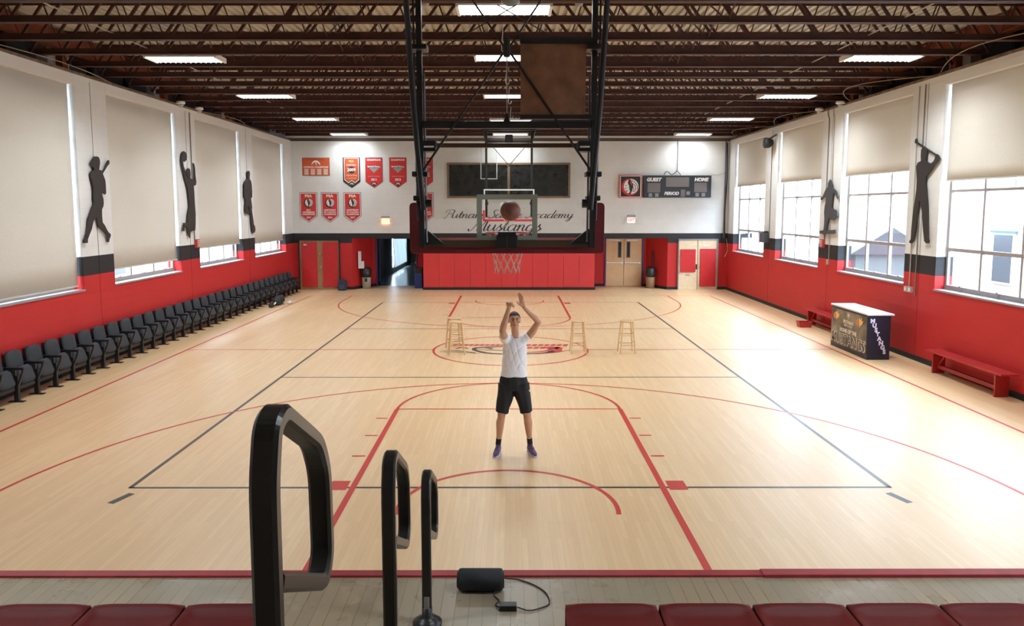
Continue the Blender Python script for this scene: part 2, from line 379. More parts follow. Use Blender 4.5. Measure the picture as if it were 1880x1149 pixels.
for s, wins in ((-1, WL), (1, WR)):
    par_ = wl if s < 0 else wr
    for i in range(1, 6):
        c = (wins[i - 1][1] + wins[i][0]) / 2
        for m, z0, z1 in ((JNR, .12, 1.91), (JNK, 1.91, 2.31), (JN, 2.31, ZH)):
            MB().box(s * (WX - .004), s * (WX + .01), c - .008, c + .008, z0, z1).build('control_joint', m, par_)
    struct(MB().box(s * (WX - .02), s * WX, 4.74, YF, 0, .11).build('baseboard_' + ('left' if s < 0 else 'right'), BLKM))
    struct(MB().box(s * (WX - .03), s * (WX + .86), YB, YF + .3, ZT, ZT + .05).build('trim_' + ('3' if s < 0 else '4'), mat('dusty_ledge', (.17, .11, .07), .8, noise_amt=.4, noise_scale=9)))
    # recessed upper wall above the ledge, with posts
    uw = MB().box(s * 9.72, s * 9.9, YB, YF + .5, ZT, DECK + .1).build('wall_upper_' + ('left' if s < 0 else 'right'), M_DARKW); struct(uw)
    for i in range(1, 6):
        c = (wins[i - 1][1] + wins[i][0]) / 2
        MB().box(s * 9.5, s * 9.72, c - .38, c + .38, ZT + .05, DECK).build('pier_block', mat('pier_cream', (.55, .50, .44), .7), uw)
        MB().box(s * 9.36, s * 9.5, c - .10, c + .10, ZT + .05, DECK).build('steel_column', mat('orange_primer', (.30, .075, .02), .6, noise_amt=.2), uw)
        for q in (-1.55, 1.5):
            MB().box(s * 9.6, s * 9.72, c + q - .05, c + q + .05, ZT + .05, DECK).build('stud', BLKM, uw)
# windows
FR = mat('window_frame_glare', (.33, .29, .27), .5)  # frame colour lightened to carry the glare around the panes
SILL = mat('grey_sill', (.30, .30, .32), .45)
n = 0
for s, wins in ((1, WR), (-1, WL)):
    for k, (y0, y1) in enumerate(wins):
        n += 1
        W = bpy.data.objects.new('window_%d' % n, None); COL.objects.link(W); struct(W); X = s * 9.12
        mb = MB()
        for yy in (y0 + .03, y1 - .03): mb.box(X - .025, X + .025, yy - .03, yy + .03, ZS, ZH)
        for j in (1, 2):
            yy = y0 + (y1 - y0) * j / 3; mb.box(X - .035, X + .035, yy - .028, yy + .028, ZS, ZH)
        for zz, h in ((ZS + .05, .05), (2.47, .035), (3.67, .025), (4.87, .025), (ZH - .03, .03)): mb.box(X - .03, X + .03, y0, y1, zz - h, zz + h)
        mb.build('window_frame', FR, W)
        hd = MB()
        for j in range(3):
            yy = y0 + (y1 - y0) * (j + .5) / 3; hd.box(X - s * .07, X - s * .02, yy - .04, yy + .04, ZS + .10, ZS + .125)
        hd.build('latch', GREY, W)
        MB().box(X + s * .005, X + s * .011, y0, y1, ZS, ZH).build('pane', GLASS, W)
        MB().box(s * (WX - .02), s * 9.24, y0 - .01, y1 + .01, ZS - .03, ZS + .005, .004).build('window_sill', SILL, W)
# roller blinds: each one a thing
BLD = blind_mat('beige_blind_fabric', (.74, .69, .61), .16)
RAIL = mat('blind_rail', (.60, .56, .50), .5)
ordn = ['nearest', 'second', 'third', 'farthest']
def blind(s, y0, y1, zb, label, gap=.05):
    b = thing('roller_blind', label, 'blind', (s * 8.98, (y0 + y1) / 2, zb), 0, 'beige roller blinds in the %s windows' % ('left' if s < 0 else 'right'))
    h = (y1 - y0) / 2; hc = h - gap
    mb = MB(); ny = 24; vs = []; fs = []
    for i in range(ny + 1):
        y = -h + .02 + (hc + h - .02) * i / ny
        for j in range(9):
            z = (5.86 - zb) * j / 8; x = .006 * math.sin(y * 3.1 + j * .3) * (1 - j / 9) + .004 * math.sin(y * 8)
            vs.append((x, y, z))
    for i in range(ny):
        for j in range(8): a = i * 9 + j; fs.append((a, a + 9, a + 10, a + 1))
    mb.add(vs, fs); f = mb.build('fabric', BLD, b, True); so = f.modifiers.new('thickness', 'SOLIDIFY'); so.thickness = .0015
    MB().box(-.014, .014, -h + .02, hc, -.025, .005, .004).build('bottom_bar', RAIL, b)
    MB().box(-.105 * s, .06 * s, -h, h, 5.82 - zb, 5.965 - zb, .006).build('cassette', mat('blind_cassette', (.74, .71, .66), .5), b)
for i, (y0, y1) in enumerate(WR):
    zb = [4.1, 4.0, 3.89, 4.18, 4.18, 4.19][i]
    if i >= 2: blind(1, y0, y1, zb, ['', '', 'beige roller blind half lowered on the right wall, nearest one, cut by the frame edge', 'beige roller blind on the right wall between the golfer and the skateboarder cutouts', 'beige roller blind on the right wall, beyond the skateboarder cutout', 'beige roller blind on the right wall, last before the far corner'][i])
    else: blind(1, y0, y1, zb, ['beige roller blind on the right wall beside the platform', 'beige roller blind on the right wall just before the platform edge'][i])
for i, (y0, y1) in enumerate(WL):
    zb = [1.75, 1.75, 1.72, 1.96, 2.18, 2.10][i]
    if i >= 2: blind(-1, y0, y1, zb, ['', '', 'beige roller blind lowered fully to the sill on the left wall, nearest one', 'beige roller blind on the left wall between batter and ball-catching cutouts', 'beige roller blind on the left wall between ball-catching and running cutouts', 'narrow-looking beige roller blind on the left wall nearest the far corner'][i])
    else: blind(-1, y0, y1, zb, ['beige roller blind on the left wall beside the platform', 'beige roller blind on the left wall just before the platform edge'][i])
# far wall with two recesses
mb = MB()
mb.box(-9.9, 9.9, YF, YF + .22, 2.11, ZT + .95)
for a, b in ((-9.3, -6.48), (-3.56, 3.44), (6.45, 9.3)): mb.box(a, b, YF, YF + .22, 0, 2.11)
wf = struct(mb.build('wall_far', M_WY))
mb = MB()
for a, b in ((-6.7, -5.72), (-4.0, -3.3), (3.2, 4.04), (5.67, 6.7)): mb.box(a, b, 32.1, 32.3, 0, 2.3)
mb.box(-5.72, -4.0, 32.1, 32.3, 2.06, 2.3); mb.box(4.04, 5.67, 32.1, 32.3, 2.1, 2.3)
mb.box(-3.56, -3.4, YF + .2, 32.1, 0, 2.3); mb.box(3.28, 3.44, YF + .2, 32.1, 0, 2.3)
mb.prism([(-6.48, YF), (-5.86, 32.12), (-6.1, 32.2), (-6.7, YF + .1)], 'Z', 0, 2.3)
mb.prism([(6.45, YF), (5.78, 32.12), (6.0, 32.2), (6.7, YF + .1)], 'Z', 0, 2.3)
struct(mb.build('wall_recess', M_REDW))
struct(MB().box(-6.7, -3.4, YF + .22, 32.3, 2.13, 2.25).box(3.2, 6.7, YF + .22, 32.3, 2.13, 2.25).build('ceiling_recess', mat('recess_soffit', (.5, .45, .4), .8)))
bb = MB()
for a, b in ((-8.88, -8.66), (-6.98, -6.48), (6.45, 6.86), (8.5, 8.88)): bb.box(a, b, YF - .02, YF, 0, .11)
bb.box(-5.86, -5.74, 32.08, 32.1, 0, .11).box(-4.0, -3.56, 32.08, 32.1, 0, .11).box(3.44, 4.0, 32.08, 32.1, 0, .11).box(5.7, 5.8, 32.08, 32.1, 0, .11)
bb.obox((-6.47, YF, .055), (-5.86, 32.09, .055), .03, .11); bb.obox((6.44, YF, .055), (5.78, 32.09, .055), .03, .11)
struct(bb.build('baseboard_far', BLKM))
struct(MB().box(-9.3, 9.3, YF - .03, YF, ZT - .02, ZT + .1).build('trim_5', mat('dark_wall_cap', (.10, .07, .05), .7)))
struct(MB().box(-9.3, 9.3, YB - .2, YB, 0, DECK).build('wall_back', mat('back_wall_paint', (.55, .50, .44), .8)))
# corrugated roof deck
mb = MB(); vs = []; fs = []; x = -9.9; k = 0; pr = []
while x < 9.9:
    pr += [(x, 6.90), (x + .075, 6.90), (x + .09, 6.945), (x + .135, 6.945)]; x += .15
for a, z in pr: vs += [(a, YB - .2, z), (a, 31.3, z)]
for i in range(len(pr) - 1): fs.append((2 * i, 2 * i + 1, 2 * i + 3, 2 * i + 2))
mb.add(vs, fs); dk = mb.build('ceiling', mat('cream_roof_deck', (.50, .45, .36), .6, noise_amt=.18, noise_scale=1.3)); struct(dk)
MB().box(-9.9, 9.9, YB - .2, 31.3, 6.96, 7.05).build('roof_slab', BLKM, dk)
# longitudinal girders over both side walls
for s, lb in ((-1, 'rust-orange steel girder running along the top of the left wall'), (1, 'rust-orange steel girder running along the top of the right wall')):
    OR = mat('orange_steel', (.20, .048, .018), .55, noise_amt=.3, noise_scale=4)
    g = thing('girder', lb, 'girder', (s * 9.12, 14, 6.52))
    MB().box(-.012, .012, YB - 14.1, 16.7, .015, .33).build('web', OR, g)
    MB().box(-.10, .10, YB - 14.1, 16.7, 0, .018).build('flange', OR, g); MB().box(-.10, .10, YB - 14.1, 16.7, .33, .348).build('flange', OR, g)
# open-web roof joists
JY = [10.95 + 1.222 * k for k in range(-6, 17)]
def make_joist():
    t = thing('roof_joist', '', 'joist', (0, 0, 6.21), 0, 'open-web steel roof joists')
    MB().box(-9.0, 9.0, -.065, -.010, 0, .010).box(-9.0, 9.0, .010, .065, 0, .010).box(-9.0, 9.0, -.018, -.010, 0, .115).box(-9.0, 9.0, .010, .018, 0, .115).build('bottom_chord', JOISTB, t)
    MB().box(-9.1, 9.1, -.06, -.008, .68, .69).box(-9.1, 9.1, .008, .06, .68, .69).box(-9.1, 9.1, -.014, -.006, .585, .69).box(-9.1, 9.1, .006, .014, .585, .69).build('top_chord', JOIST, t)
    mb = MB()
    x = 0.0
    while x < 8.9:
        for s in (-1, 1):
            mb.obox((s * (x + .42), 0, .05), (s * x, 0, .63), .045, .035, (0, 1, 0))
            mb.tube([(s * (x + .42), 0, .05), (s * (x + .62), 0, .63)], .012, 5)
        x += .62
    mb.build('web', JOIST, t)
    return t
j0 = make_joist(); ORD = ['', 'first', 'second', 'third', 'fourth', 'fifth', 'sixth', 'seventh', 'eighth', 'ninth', 'tenth', 'eleventh', 'twelfth', 'thirteenth', 'fourteenth', 'fifteenth', 'sixteenth', 'seventeenth', 'eighteenth', 'nineteenth', 'twentieth', 'twenty-first', 'twenty-second', 'twenty-third', 'twenty-fourth', 'twenty-fifth', 'twenty-sixth', 'twenty-seventh', 'twenty-eighth', 'twenty-ninth', 'thirtieth', 'thirty-first', 'thirty-second', 'thirty-third', 'thirty-fourth', 'thirty-fifth', 'thirty-sixth']
for i, y in enumerate(reversed(JY)):
    lb = 'rust-brown open-web steel roof joist, %s counted from the far wall' % ORD[i + 1]
    o = j0 if i == 0 else dup(j0)
    o.location = (0, y, 6.21); o['label'] = lb
# light bridging angles under the deck, fore and aft
for X, z, lb in ((-6.9, 6.34, 'pale thin bridging rod running fore and aft through the joists on the left'), (6.2, 6.30, 'pale thin bridging rod running fore and aft through the joists on the right')):
    tag(MB().tube([(X, YB, z), (X, YF, z)], .012, 6).build('bridging_rod', mat('galvanised', (.42, .38, .33), .5)), lb, 'rod', 'bridging rods')
for X, lb in ((-3.2, 'rust-brown cross bracing between the roof joists left of centre'), (3.4, 'rust-brown cross bracing between the roof joists right of centre')):
    mb = MB()
    for a, b in zip(JY[:-1], JY[1:]):
        mb.obox((X, a + .02, 6.27), (X, b - .02, 6.84), .02, .02); mb.obox((X + .03, a + .02, 6.84), (X + .03, b - .02, 6.27), .02, .02)
    tag(mb.build('cross_bracing', JOIST), lb, 'bracing', 'cross bracing between the joists')
# fluorescent fixtures
TUBE = mat('lit_fluorescent', (.93, .97, 1), .4, emit=2.5); TUBE.cycles.emission_sampling = 'NONE'
def make_fixture():
    t = thing('ceiling_light', '', 'light', (0, 0, 6.2), 0, 'fluorescent gym lights under the roof joists')
    MB().box(-.68, .68, -.27, .27, .045, .085).box(-.70, -.655, -.28, .28, -.01, .085, .01).box(.655, .70, -.28, .28, -.01, .085, .01).box(-.66, .66, -.28, -.27, .01, .06).box(-.66, .66, .27, .28, .01, .06).build('housing', WHT, t)
    tb = MB()
    for y in (-.2, -.12, -.04, .04, .12, .2): tb.tube([(-.65, y, .02), (.65, y, .02)], .013, 6)
    tb.build('lamp_tubes', TUBE, t)
    MB().box(-.655, .655, -.265, .265, .036, .042).build('reflector', mat('lit_reflector', (.93, .96, 1), .3), t)
    lv = MB()
    for i in range(13): lv.box(-.6 + i * .1 - .003, -.6 + i * .1 + .003, -.27, .27, -.008, .008)
    lv.build('louver', WHT, t)
    for hx in (-.5, .5): MB().tube([(hx, 0, .08), (hx, 0, .45)], .004, 5).build('hanger', GREY, t)
    ld = bpy.data.lights.new('fluorescent_light', 'AREA'); ld.shape = 'RECTANGLE'; ld.size = 1.28; ld.size_y = .52; ld.energy = LAMP_W; ld.spread = R(140); ld.color = (.86, .94, 1)
    lo = bpy.data.objects.new('fluorescent_light', ld); COL.objects.link(lo); lo.location = (0, 0, -.012); lo.parent = t
    return t
f0 = make_fixture(); first = True; dim = None
for cx, side in ((-6.36, 'left'), (0.0, 'middle'), (7.2, 'right')):
    for k, y in enumerate((14.95, 19.98, 25.0, 30.1)):
        y2 = y + (.15 if k == 0 and cx < 0 else 0)
        lb = 'lit fluorescent gym light in the %s row, %s of four' % (side, ['nearest', 'second nearest', 'third', 'farthest'][k])
        if k == 3 and side == 'middle': y2 = 25.9 + 4.2
        if k == 2 and side == 'middle': y2 = 25.6
        o = f0 if first else dup(f0); first = False
        o.location = (cx, y2, 6.2); o['label'] = lb
        if k == 3:
            for ch in o.children:
                if ch.type == 'LIGHT':
                    if dim is None: dim = ch.data.copy(); dim.energy = LAMP_W * .35
                    ch.data = dim
for cx, y, lb in ((-.09, 10.95 + .45, 'large lit fluorescent light at the top centre, cut by the photo edge'), (-6.36, 9.9, 'fluorescent light above the near end on the left'), (7.2, 9.9, 'fluorescent light above the near end on the right'), (-4.2, 3.0, 'fluorescent light over the left of the platform'), (3.2, 3.0, 'fluorescent light over the right of the platform')):
    o = dup(f0); o.location = (cx, y, 6.2 if y > 11 else 6.25); o['label'] = lb
# ---------------------------------------------------------------- outside the windows
GRD = mat('outdoor_paving', (.34, .34, .34), .9)
struct(MB().box(-40, 40, -15, 60, -.6, -.45).build('ground', GRD), 'pale paving outside the windows')
M_BR = wall_mat('outdoor_brick', 'Y', False, (.42, .40, .385))
TEAL = mat('teal_lintel', (.03, .085, .09), .6)
DKGL = mat('dark_outdoor_glass', (.05, .065, .075), .3)
def outbuilding(s, X, y0, y1, h, label, wins):
    b = thing('neighbour_building', label, 'building', (s * X, (y0 + y1) / 2, -.45))
    L = (y1 - y0) / 2
    MB().box(0, s * 4, -L, L, 0, h).build('brick_wall', M_BR, b)
    MB().box(-s * .15, s * 4.1, -L - .1, L + .1, h, h + .25).build('parapet', GRD, b)
    for yy, zz, ww, hh in wins:
        f = MB().box(-s * .05, s * .02, yy - ww / 2, yy + ww / 2, zz, zz + hh).build('outdoor_window', WHT, b)
        MB().box(-s * .07, -s * .04, yy - ww / 2 + .06, yy + ww / 2 - .06, zz + .06, zz + hh - .06).build('outdoor_pane', DKGL, f)
        MB().box(-s * .10, 0, yy - ww / 2 - .1, yy + ww / 2 + .1, zz + hh, zz + hh + .07).build('lintel', TEAL, b)
    return b
outbuilding(1, 15.5, 21.5, 30, 8.5, 'pale brick building across the yard seen through the middle right windows', [(-2.2, 1.4, 1.0, 1.6), (-2.2, 4.4, 1.0, 1.8), (1.5, 1.4, 1.0, 1.6)])
outbuilding(1, 17.5, 30.3, 44, 8.0, 'pale building with a row of windows seen through the farthest right window', [(2 + 3.2 * k, z, 1.6, 1.3) for k in range(-2, 2) for z in (1.5, 5.0)])
outbuilding(1, 20.0, 2, 29, 10, 'long white building seen through the nearest right windows', [(-4, 2.2, 1.3, 1.8), (0.5, 2.2, 1.3, 1.8), (-8.5, 2.2, 1.3, 1.8)])
outbuilding(-1, 15.0, 4, 50, 8, 'pale brick building seen through the gap under the left blinds', [(-12 + 4.5 * k, 1.2, 1.4, 2.0) for k in range(7)])
# outdoor stair between the buildings
st = thing('outdoor_stair', 'white steel outdoor stair seen through the window next to the golfer cutout', 'stair', (15.0, 31.0, -.45))
for yy in (-.5, .5): MB().obox((-.9, yy * 1.0, 2.1), (1.3, yy, 5.0), .05, .22).build('stringer', WHT, st)
for k in range(9): MB().box(-.9 + k * .24, -.65 + k * .24, -.48, .48, 2.25 + k * .31, 2.28 + k * .31).build('tread', GREY, st)
for yy in (-.5, .5): MB().tube([(-.9, yy, 3.0), (1.3, yy, 5.9)], .03, 6).tube([(-.9, yy, 2.2), (-.9, yy, 3.0)], .03, 6).tube([(.2, yy, 3.6), (.2, yy, 4.5)], .03, 6).build('railing', WHT, st)
MB().box(-1.9, -.9, -.6, .6, 2.05, 2.15).build('landing', GREY, st)
for xx in (-1.8, -.95):
    for yy in (-.5, .5): MB().box(xx - .04, xx + .04, yy - .04, yy + .04, 0, 2.05).build('stair_post', WHT, st)
sh = thing('garage', 'low outbuilding with pitched roof seen through the window next to the golfer cutout', 'garage', (13.4, 27.9, -.45))
MB().box(-1.2, 1.2, -1.4, 1.4, 0, 2.2).build('garage_wall', mat('garage_siding', (.10, .12, .12), .8), sh)
MB().prism([(-1.5, 2.15), (0, 3.1), (1.5, 2.15)], 'Y', -1.6, 1.6).build('garage_roof', mat('garage_roofing', (.05, .05, .055), .8), sh)
# ---------------------------------------------------------------- corridor behind the open left doorway
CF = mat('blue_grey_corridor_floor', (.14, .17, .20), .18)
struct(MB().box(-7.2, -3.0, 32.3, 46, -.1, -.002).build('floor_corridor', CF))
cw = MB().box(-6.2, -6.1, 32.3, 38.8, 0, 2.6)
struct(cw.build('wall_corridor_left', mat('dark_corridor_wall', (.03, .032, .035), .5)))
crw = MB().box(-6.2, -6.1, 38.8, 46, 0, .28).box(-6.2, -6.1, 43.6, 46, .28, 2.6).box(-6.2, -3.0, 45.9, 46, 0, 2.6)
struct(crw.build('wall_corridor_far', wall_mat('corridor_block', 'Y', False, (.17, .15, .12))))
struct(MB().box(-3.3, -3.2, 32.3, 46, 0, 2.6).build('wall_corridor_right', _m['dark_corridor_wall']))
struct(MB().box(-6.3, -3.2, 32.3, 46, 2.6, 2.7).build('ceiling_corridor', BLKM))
pm = blind_mat('clear_plastic_sheet', (.20, .235, .245), .4)
ps = MB(); vs = []; fs = []
for i in range(31):
    for j in range(9):
        yy = 38.7 + 5.0 * i / 30; vs.append((-6.03 + .035 * math.sin(i * 1.9 + j * .5) + .02 * math.sin(i * .7 + j), yy, .26 + j * 2.3 / 8))
for i in range(30):
    for j in range(8): a = i * 9 + j; fs.append((a, a + 9, a + 10, a + 1))
tag(ps.add(vs, fs).build('plastic_sheet', pm, smooth=True), 'crumpled clear plastic sheet over the corridor window seen through the open doorway', 'sheet')
DFR = mat('purple_door_frame', (.055, .035, .16), .45)
def door_frame(name, x0, x1, y, zt, m, wd=.055):
    return struct(MB().box(x0, x0 + wd, y - .04, y + .16, 0, zt).box(x1 - wd, x1, y - .04, y + .16, 0, zt).box(x0, x1, y - .04, y + .16, zt - wd, zt).build(name, m))
d1 = door_frame('door_1', -5.74, -3.98, 32.08, 2.09, DFR); d1['label'] = 'open doorway with purple frame left of the padded wall'
# open leaf folded back inside the corridor
MB().box(-5.64, -5.60, 32.35, 33.15, .01, 2.03).build('door_leaf', mat('dark_door', (.03, .03, .032), .4), d1)
MB().box(-4.08, -4.04, 32.35, 33.15, .01, 2.03).build('door_leaf', _m['dark_door'], d1)
MB().box(-4.12, -4.085, 32.5, 33.05, .98, 1.03).build('push_bar', STEEL, d1)
# wooden double door on the right
struct(MB().box(3.3, 6.7, 32.3, 32.4, 0, 2.6).build('door_light_block', BLKM))  # unseen black backing, added to stop outside light showing through the door gap
DW = mat('light_oak_door', (.72, .47, .24), .42, noise_amt=.07, noise_scale=3)
d2 = door_frame('door_2', 4.03, 5.68, 32.08, 2.12, DFR); d2['label'] = 'oak double doors with narrow windows and push bars right of the padded wall'
for s in (-1, 1):
    c = 4.855 + s * .385
    lf = MB().box(c - .378, c + .378, 32.10, 32.15, .01, 2.05, .004).build('door_leaf', DW, d2)
    wx = c - s * .20
    MB().box(wx - .085, wx + .085, 32.085, 32.10, 1.22, 1.92).build('vision_frame', mat('vision_frame_grey', (.25, .24, .23), .5), lf)
    MB().box(wx - .055, wx + .055, 32.08, 32.09, 1.25, 1.89).build('vision_glass', mat('dark_pane', (.03, .035, .04), .08), lf)
    MB().box(c - .36, c + .33, 32.03, 32.07, .985, 1.03, .005).box(c - .36, c - .30, 32.04, 32.10, .96, 1.05).box(c + .27, c + .33, 32.04, 32.10, .96, 1.05).build('push_bar', STEEL, lf)
    MB().box(c - .28, c + .2, 32.05, 32.10, 1.95, 2.01, .005).build('door_closer', mat('closer_aluminium', (.6, .58, .55), .35, .7), lf)
    MB().box(c - s * .345 - .01, c - s * .345 + .01, 32.07, 32.10, .85, 1.15).build('latch', STEEL, lf)
# left closet doors with red pads
TW = mat('tan_wood', (.36, .22, .10), .5, noise_amt=.12)
PW = mat('pale_birch', (.78, .62, .40), .5, noise_amt=.06)
d3 = struct(MB().box(-8.62, -7.02, 30.74, 30.80, 0, 2.03).build('door_3', TW)); d3['label'] = 'tan closet double doors with red pads in the far left corner'
lf = MB().box(-8.52, -7.90, 30.68, 30.74, .12, 1.95, .015).build('door_pad', REDP, d3)
MB().box(-7.68, -7.06, 30.68, 30.74, .12, 1.95, .015).build('door_pad', REDP, d3)
MB().box(-8.44, -8.32, 30.675, 30.682, 1.82, 1.87).build('notice', WHT, d3)
MB().box(-7.83, -7.74, 30.70, 30.74, 1.42, 1.48, .01).build('door_bolt', STEEL, d3); MB().lathe([(.0, -.03), (.035, -.03), (.035, 0), (.015, .03)], (-7.74, 30.71, .93), 12, 'Y').build('door_knob', STEEL, d3)
struct(MB().box(-8.66, -8.62, 30.70, 30.80, 0, 2.05).box(-7.02, -6.98, 30.70, 30.80, 0, 2.05).box(-8.66, -6.98, 30.70, 30.80, 2.02, 2.07).build('trim_6', BLKM))
# right closet doors
d4 = struct(MB().box(6.90, 8.46, 30.74, 30.80, 0, 2.03).build('door_4', PW)); d4['label'] = 'pale birch closet double doors with red pads in the far right corner'
MB().box(7.66, 7.68, 30.735, 30.742, 0, 2.03).build('door_gap', BLKM, d4)
MB().box(6.96, 7.58, 30.68, 30.74, .73, 1.66, .015).build('door_pad', REDP, d4)
MB().box(7.77, 8.42, 30.68, 30.74, .13, 1.68, .015).build('door_pad', REDP, d4)
MB().box(7.60, 7.645, 30.70, 30.74, .84, 1.04, .005).build('door_handle', BLKM, d4); MB().box(7.66, 7.72, 30.70, 30.74, .86, 1.0, .005).build('door_lock', STEEL, d4)
MB().box(7.18, 7.36, 30.72, 30.74, .57, .64).build('door_plate', STEEL, d4); MB().box(7.90, 8.1, 30.71, 30.74, 1.76, 1.81).build('door_plate', STEEL, d4)
struct(MB().box(6.86, 6.90, 30.70, 30.80, 0, 2.06).box(8.46, 8.50, 30.70, 30.80, 0, 2.06).box(6.86, 8.5, 30.70, 30.80, 2.03, 2.08).build('trim_7', mat('grey_frame', (.25, .25, .27), .5)))
# ---------------------------------------------------------------- padded wall in the middle
REDPAD = mat('red_vinyl_pad', (.70, .045, .045), .38, noise_amt=.04, noise_scale=2)
pads = thing('wall_padding', 'long red padded panel wall with black base behind the far basket', 'wall padding', (-.06, 30.8, 0))
wd = 7.0 / 11
for i in range(11): MB().box(-3.5 + i * wd + .003, -3.5 + (i + 1) * wd - .003, -.17, 0, .10, 2.12, .02).build('pad', REDPAD, pads)
MB().box(-3.53, 3.53, -.19, 0, 0, .10).build('pad_base', BLKM, pads)
# ---------------------------------------------------------------- viewing window high on the far wall
vw = thing('viewing_window', 'long dark viewing window with wooden frame high on the far wall', 'window', (-.07, 30.8, 4.45))
MB().box(-2.5, 2.5, -.05, 0, -.71, -.63).box(-2.5, 2.5, -.05, 0, .63, .71).box(-2.5, -2.42, -.05, 0, -.63, .63).box(2.42, 2.5, -.05, 0, -.63, .63).box(-.05, .05, -.045, 0, -.63, .63).build('wooden_frame', mat('brown_frame', (.22, .14, .08), .5), vw)
MB().box(-2.42, 2.42, -.012, -.004, -.63, .63).build('dark_glass', mat('dark_viewing_glass', (.016, .018, .018), .22, noise_amt=.6, noise_scale=5, bump=.2, bump_scale=3), vw)
sq = thing('small_square_frame', 'small white square frame outline hanging in front of the viewing window', 'frame', (-.87, 30.7, 5.0))
MB().box(-.34, .34, -.01, .01, .31, .345).box(-.34, .34, -.01, .01, -.345, -.31).box(-.34, -.305, -.01, .01, -.31, .31).box(.305, .34, -.01, .01, -.31, .31).build('frame_outline', mat('pale_outline', (.6, .6, .58), .5), sq)
MB().tube([(-.3, 0, .34), (-.3, 0, 1.1)], .004, 5).tube([(.3, 0, .34), (.3, 0, 1.1)], .004, 5).build('hanging_wire', BLKM, sq)
sq.location = (-.87, 30.72, 4.84)
# ---------------------------------------------------------------- script lettering
PTS = {'P': ([[(.45, .0), (.6, .6), (.9, 1.9)], [(.15, 1.3), (.25, 1.85), (.9, 2.15), (1.55, 1.95), (1.55, 1.3), (1.0, 1.0), (.75, 1.1)], [(.45, 0), (.2, -.05), (.05, .12)]], 1.45),
 'S': ([[(1.55, 1.7), (1.25, 2.1), (.8, 1.85), (.85, 1.35), (1.15, .8), (.95, .15), (.45, -.02), (.05, .2), (.2, .55)]], 1.35),
 'A': ([[(0, .3), (.15, 0), (.5, .2), (1.5, 2.1)], [(1.5, 2.1), (1.38, .4), (1.55, .02), (1.85, .35)], [(.65, .8), (1.1, .9), (1.6, .8)]], 1.75),
 'M': ([[(0, .35), (.15, 0), (.5, .3), (1.1, 2.05)], [(1.1, 2.05), (1.15, 0)], [(1.15, 0), (1.6, 1), (2.1, 2.1)], [(2.1, 2.1), (1.95, .4), (2.1, .02), (2.45, .4)]], 2.3),
 'a': ([[(.9, .85), (.55, 1), (.15, .75), (.08, .25), (.3, 0), (.6, .15), (.9, .6)], [(.95, 1), (.85, .3), (1.0, .02), (1.3, .35)]], 1.2),
 'u': ([[(0, .5), (.18, 1), (.12, .35), (.3, .02), (.6, .2), (.88, .8)], [(.9, 1), (.85, .3), (1.0, .02), (1.3, .35)]], 1.2),
 't': ([[(0, .35), (.4, 1.75), (.25, .4), (.4, .02), (.7, .35)], [(.05, 1.1), (.7, 1.12)]], .65),
 'n': ([[(-.05, .6), (.15, 1), (.18, .6), (.12, 0)], [(.15, .4), (.5, .95), (.75, .8), (.68, .3), (.85, .02), (1.15, .35)]], 1.1),
 'm': ([[(-.05, .6), (.15, 1), (.18, .6), (.12, 0)], [(.15, .4), (.45, .95), (.65, .8), (.58, 0)], [(.62, .4), (.95, .95), (1.2, .8), (1.12, .3), (1.28, .02), (1.6, .35)]], 1.55),
 'c': ([[(.75, .75), (.5, 1), (.12, .7), (.08, .25), (.35, 0), (.85, .35)]], .8),
 'i': ([[(0, .45), (.2, 1), (.12, .3), (.28, .02), (.55, .35)], [(.3, 1.4), (.34, 1.46)]], .5),
 'e': ([[(.05, .35), (.5, .6), (.55, .9), (.35, 1), (.1, .6), (.12, .15), (.4, 0), (.8, .35)]], .75),
 'd': ([[(.9, .85), (.55, 1), (.15, .75), (.08, .25), (.3, 0), (.6, .15), (.9, .6)], [(1.15, 2.0), (.85, .3), (1.0, .02), (1.3, .35)]], 1.2),
 'y': ([[(0, .6), (.18, 1), (.15, .4), (.35, .05), (.65, .3), (.88, 1)], [(.88, 1), (.7, -.3), (.35, -.85), (.05, -.7), (.4, -.3), (1.2, .4)]], 1.1),
 's': ([[(0, .35), (.45, 1.05)], [(.45, 1.05), (.35, .75), (.62, .35), (.4, 0), (.1, .1)], [(.5, .05), (.85, .35)]], .75),
 'g': ([[(.9, .85), (.55, 1), (.15, .75), (.08, .25), (.3, 0), (.6, .15), (.9, .6)], [(.95, 1), (.75, -.4), (.4, -.9), (.05, -.7), (.4, -.3), (1.25, .35)]], 1.2), ' ': ([], .7)}
def script(name, s, x0, x1, z, xh, m, label, slant=.42, y=30.8, thick=.1):
    adv = sum(PTS[c][1] for c in s); k = (x1 - x0 - slant * xh) / adv; mb = MB(); x = 0
    for ch in s:
        for stroke in PTS[ch][0]:
            q = catmull([(a, b) for a, b in stroke], 6); pts = [((x + a) * k + b * slant * xh, b * xh) for a, b in q]
            wds = []
            for i in range(len(pts)):
                a = Vector(pts[max(i - 1, 0)]); b = Vector(pts[min(i + 1, len(pts) - 1)]); d = (b - a).normalized() if (b - a).length else Vector((1, 0))
                down = max(0, -d.y); wds.append(xh * (thick * .55 + thick * 1.5 * down + thick * .3 * abs(d.y)) + .004)
            for qd in band(pts, wds): mb.prism(qd, 'Y', -.006, -.001)
        x += PTS[ch][1]
    o = mb.build(name, m); o.location = (x0, y, z)
    return tag(o, label, 'lettering')
LET = mat('brown_black_letter_paint', (.05, .022, .026), .6)
script('wall_lettering', 'Putnam Science Academy', -2.76, 2.60, 2.93, .158, LET, 'dark script lettering reading Putnam Science Academy on the far wall', thick=.105)
script('wall_lettering', 'Mustangs', -1.75, 1.33, 2.40, .26, LET, 'larger dark script lettering reading Mustangs on the far wall', thick=.10)
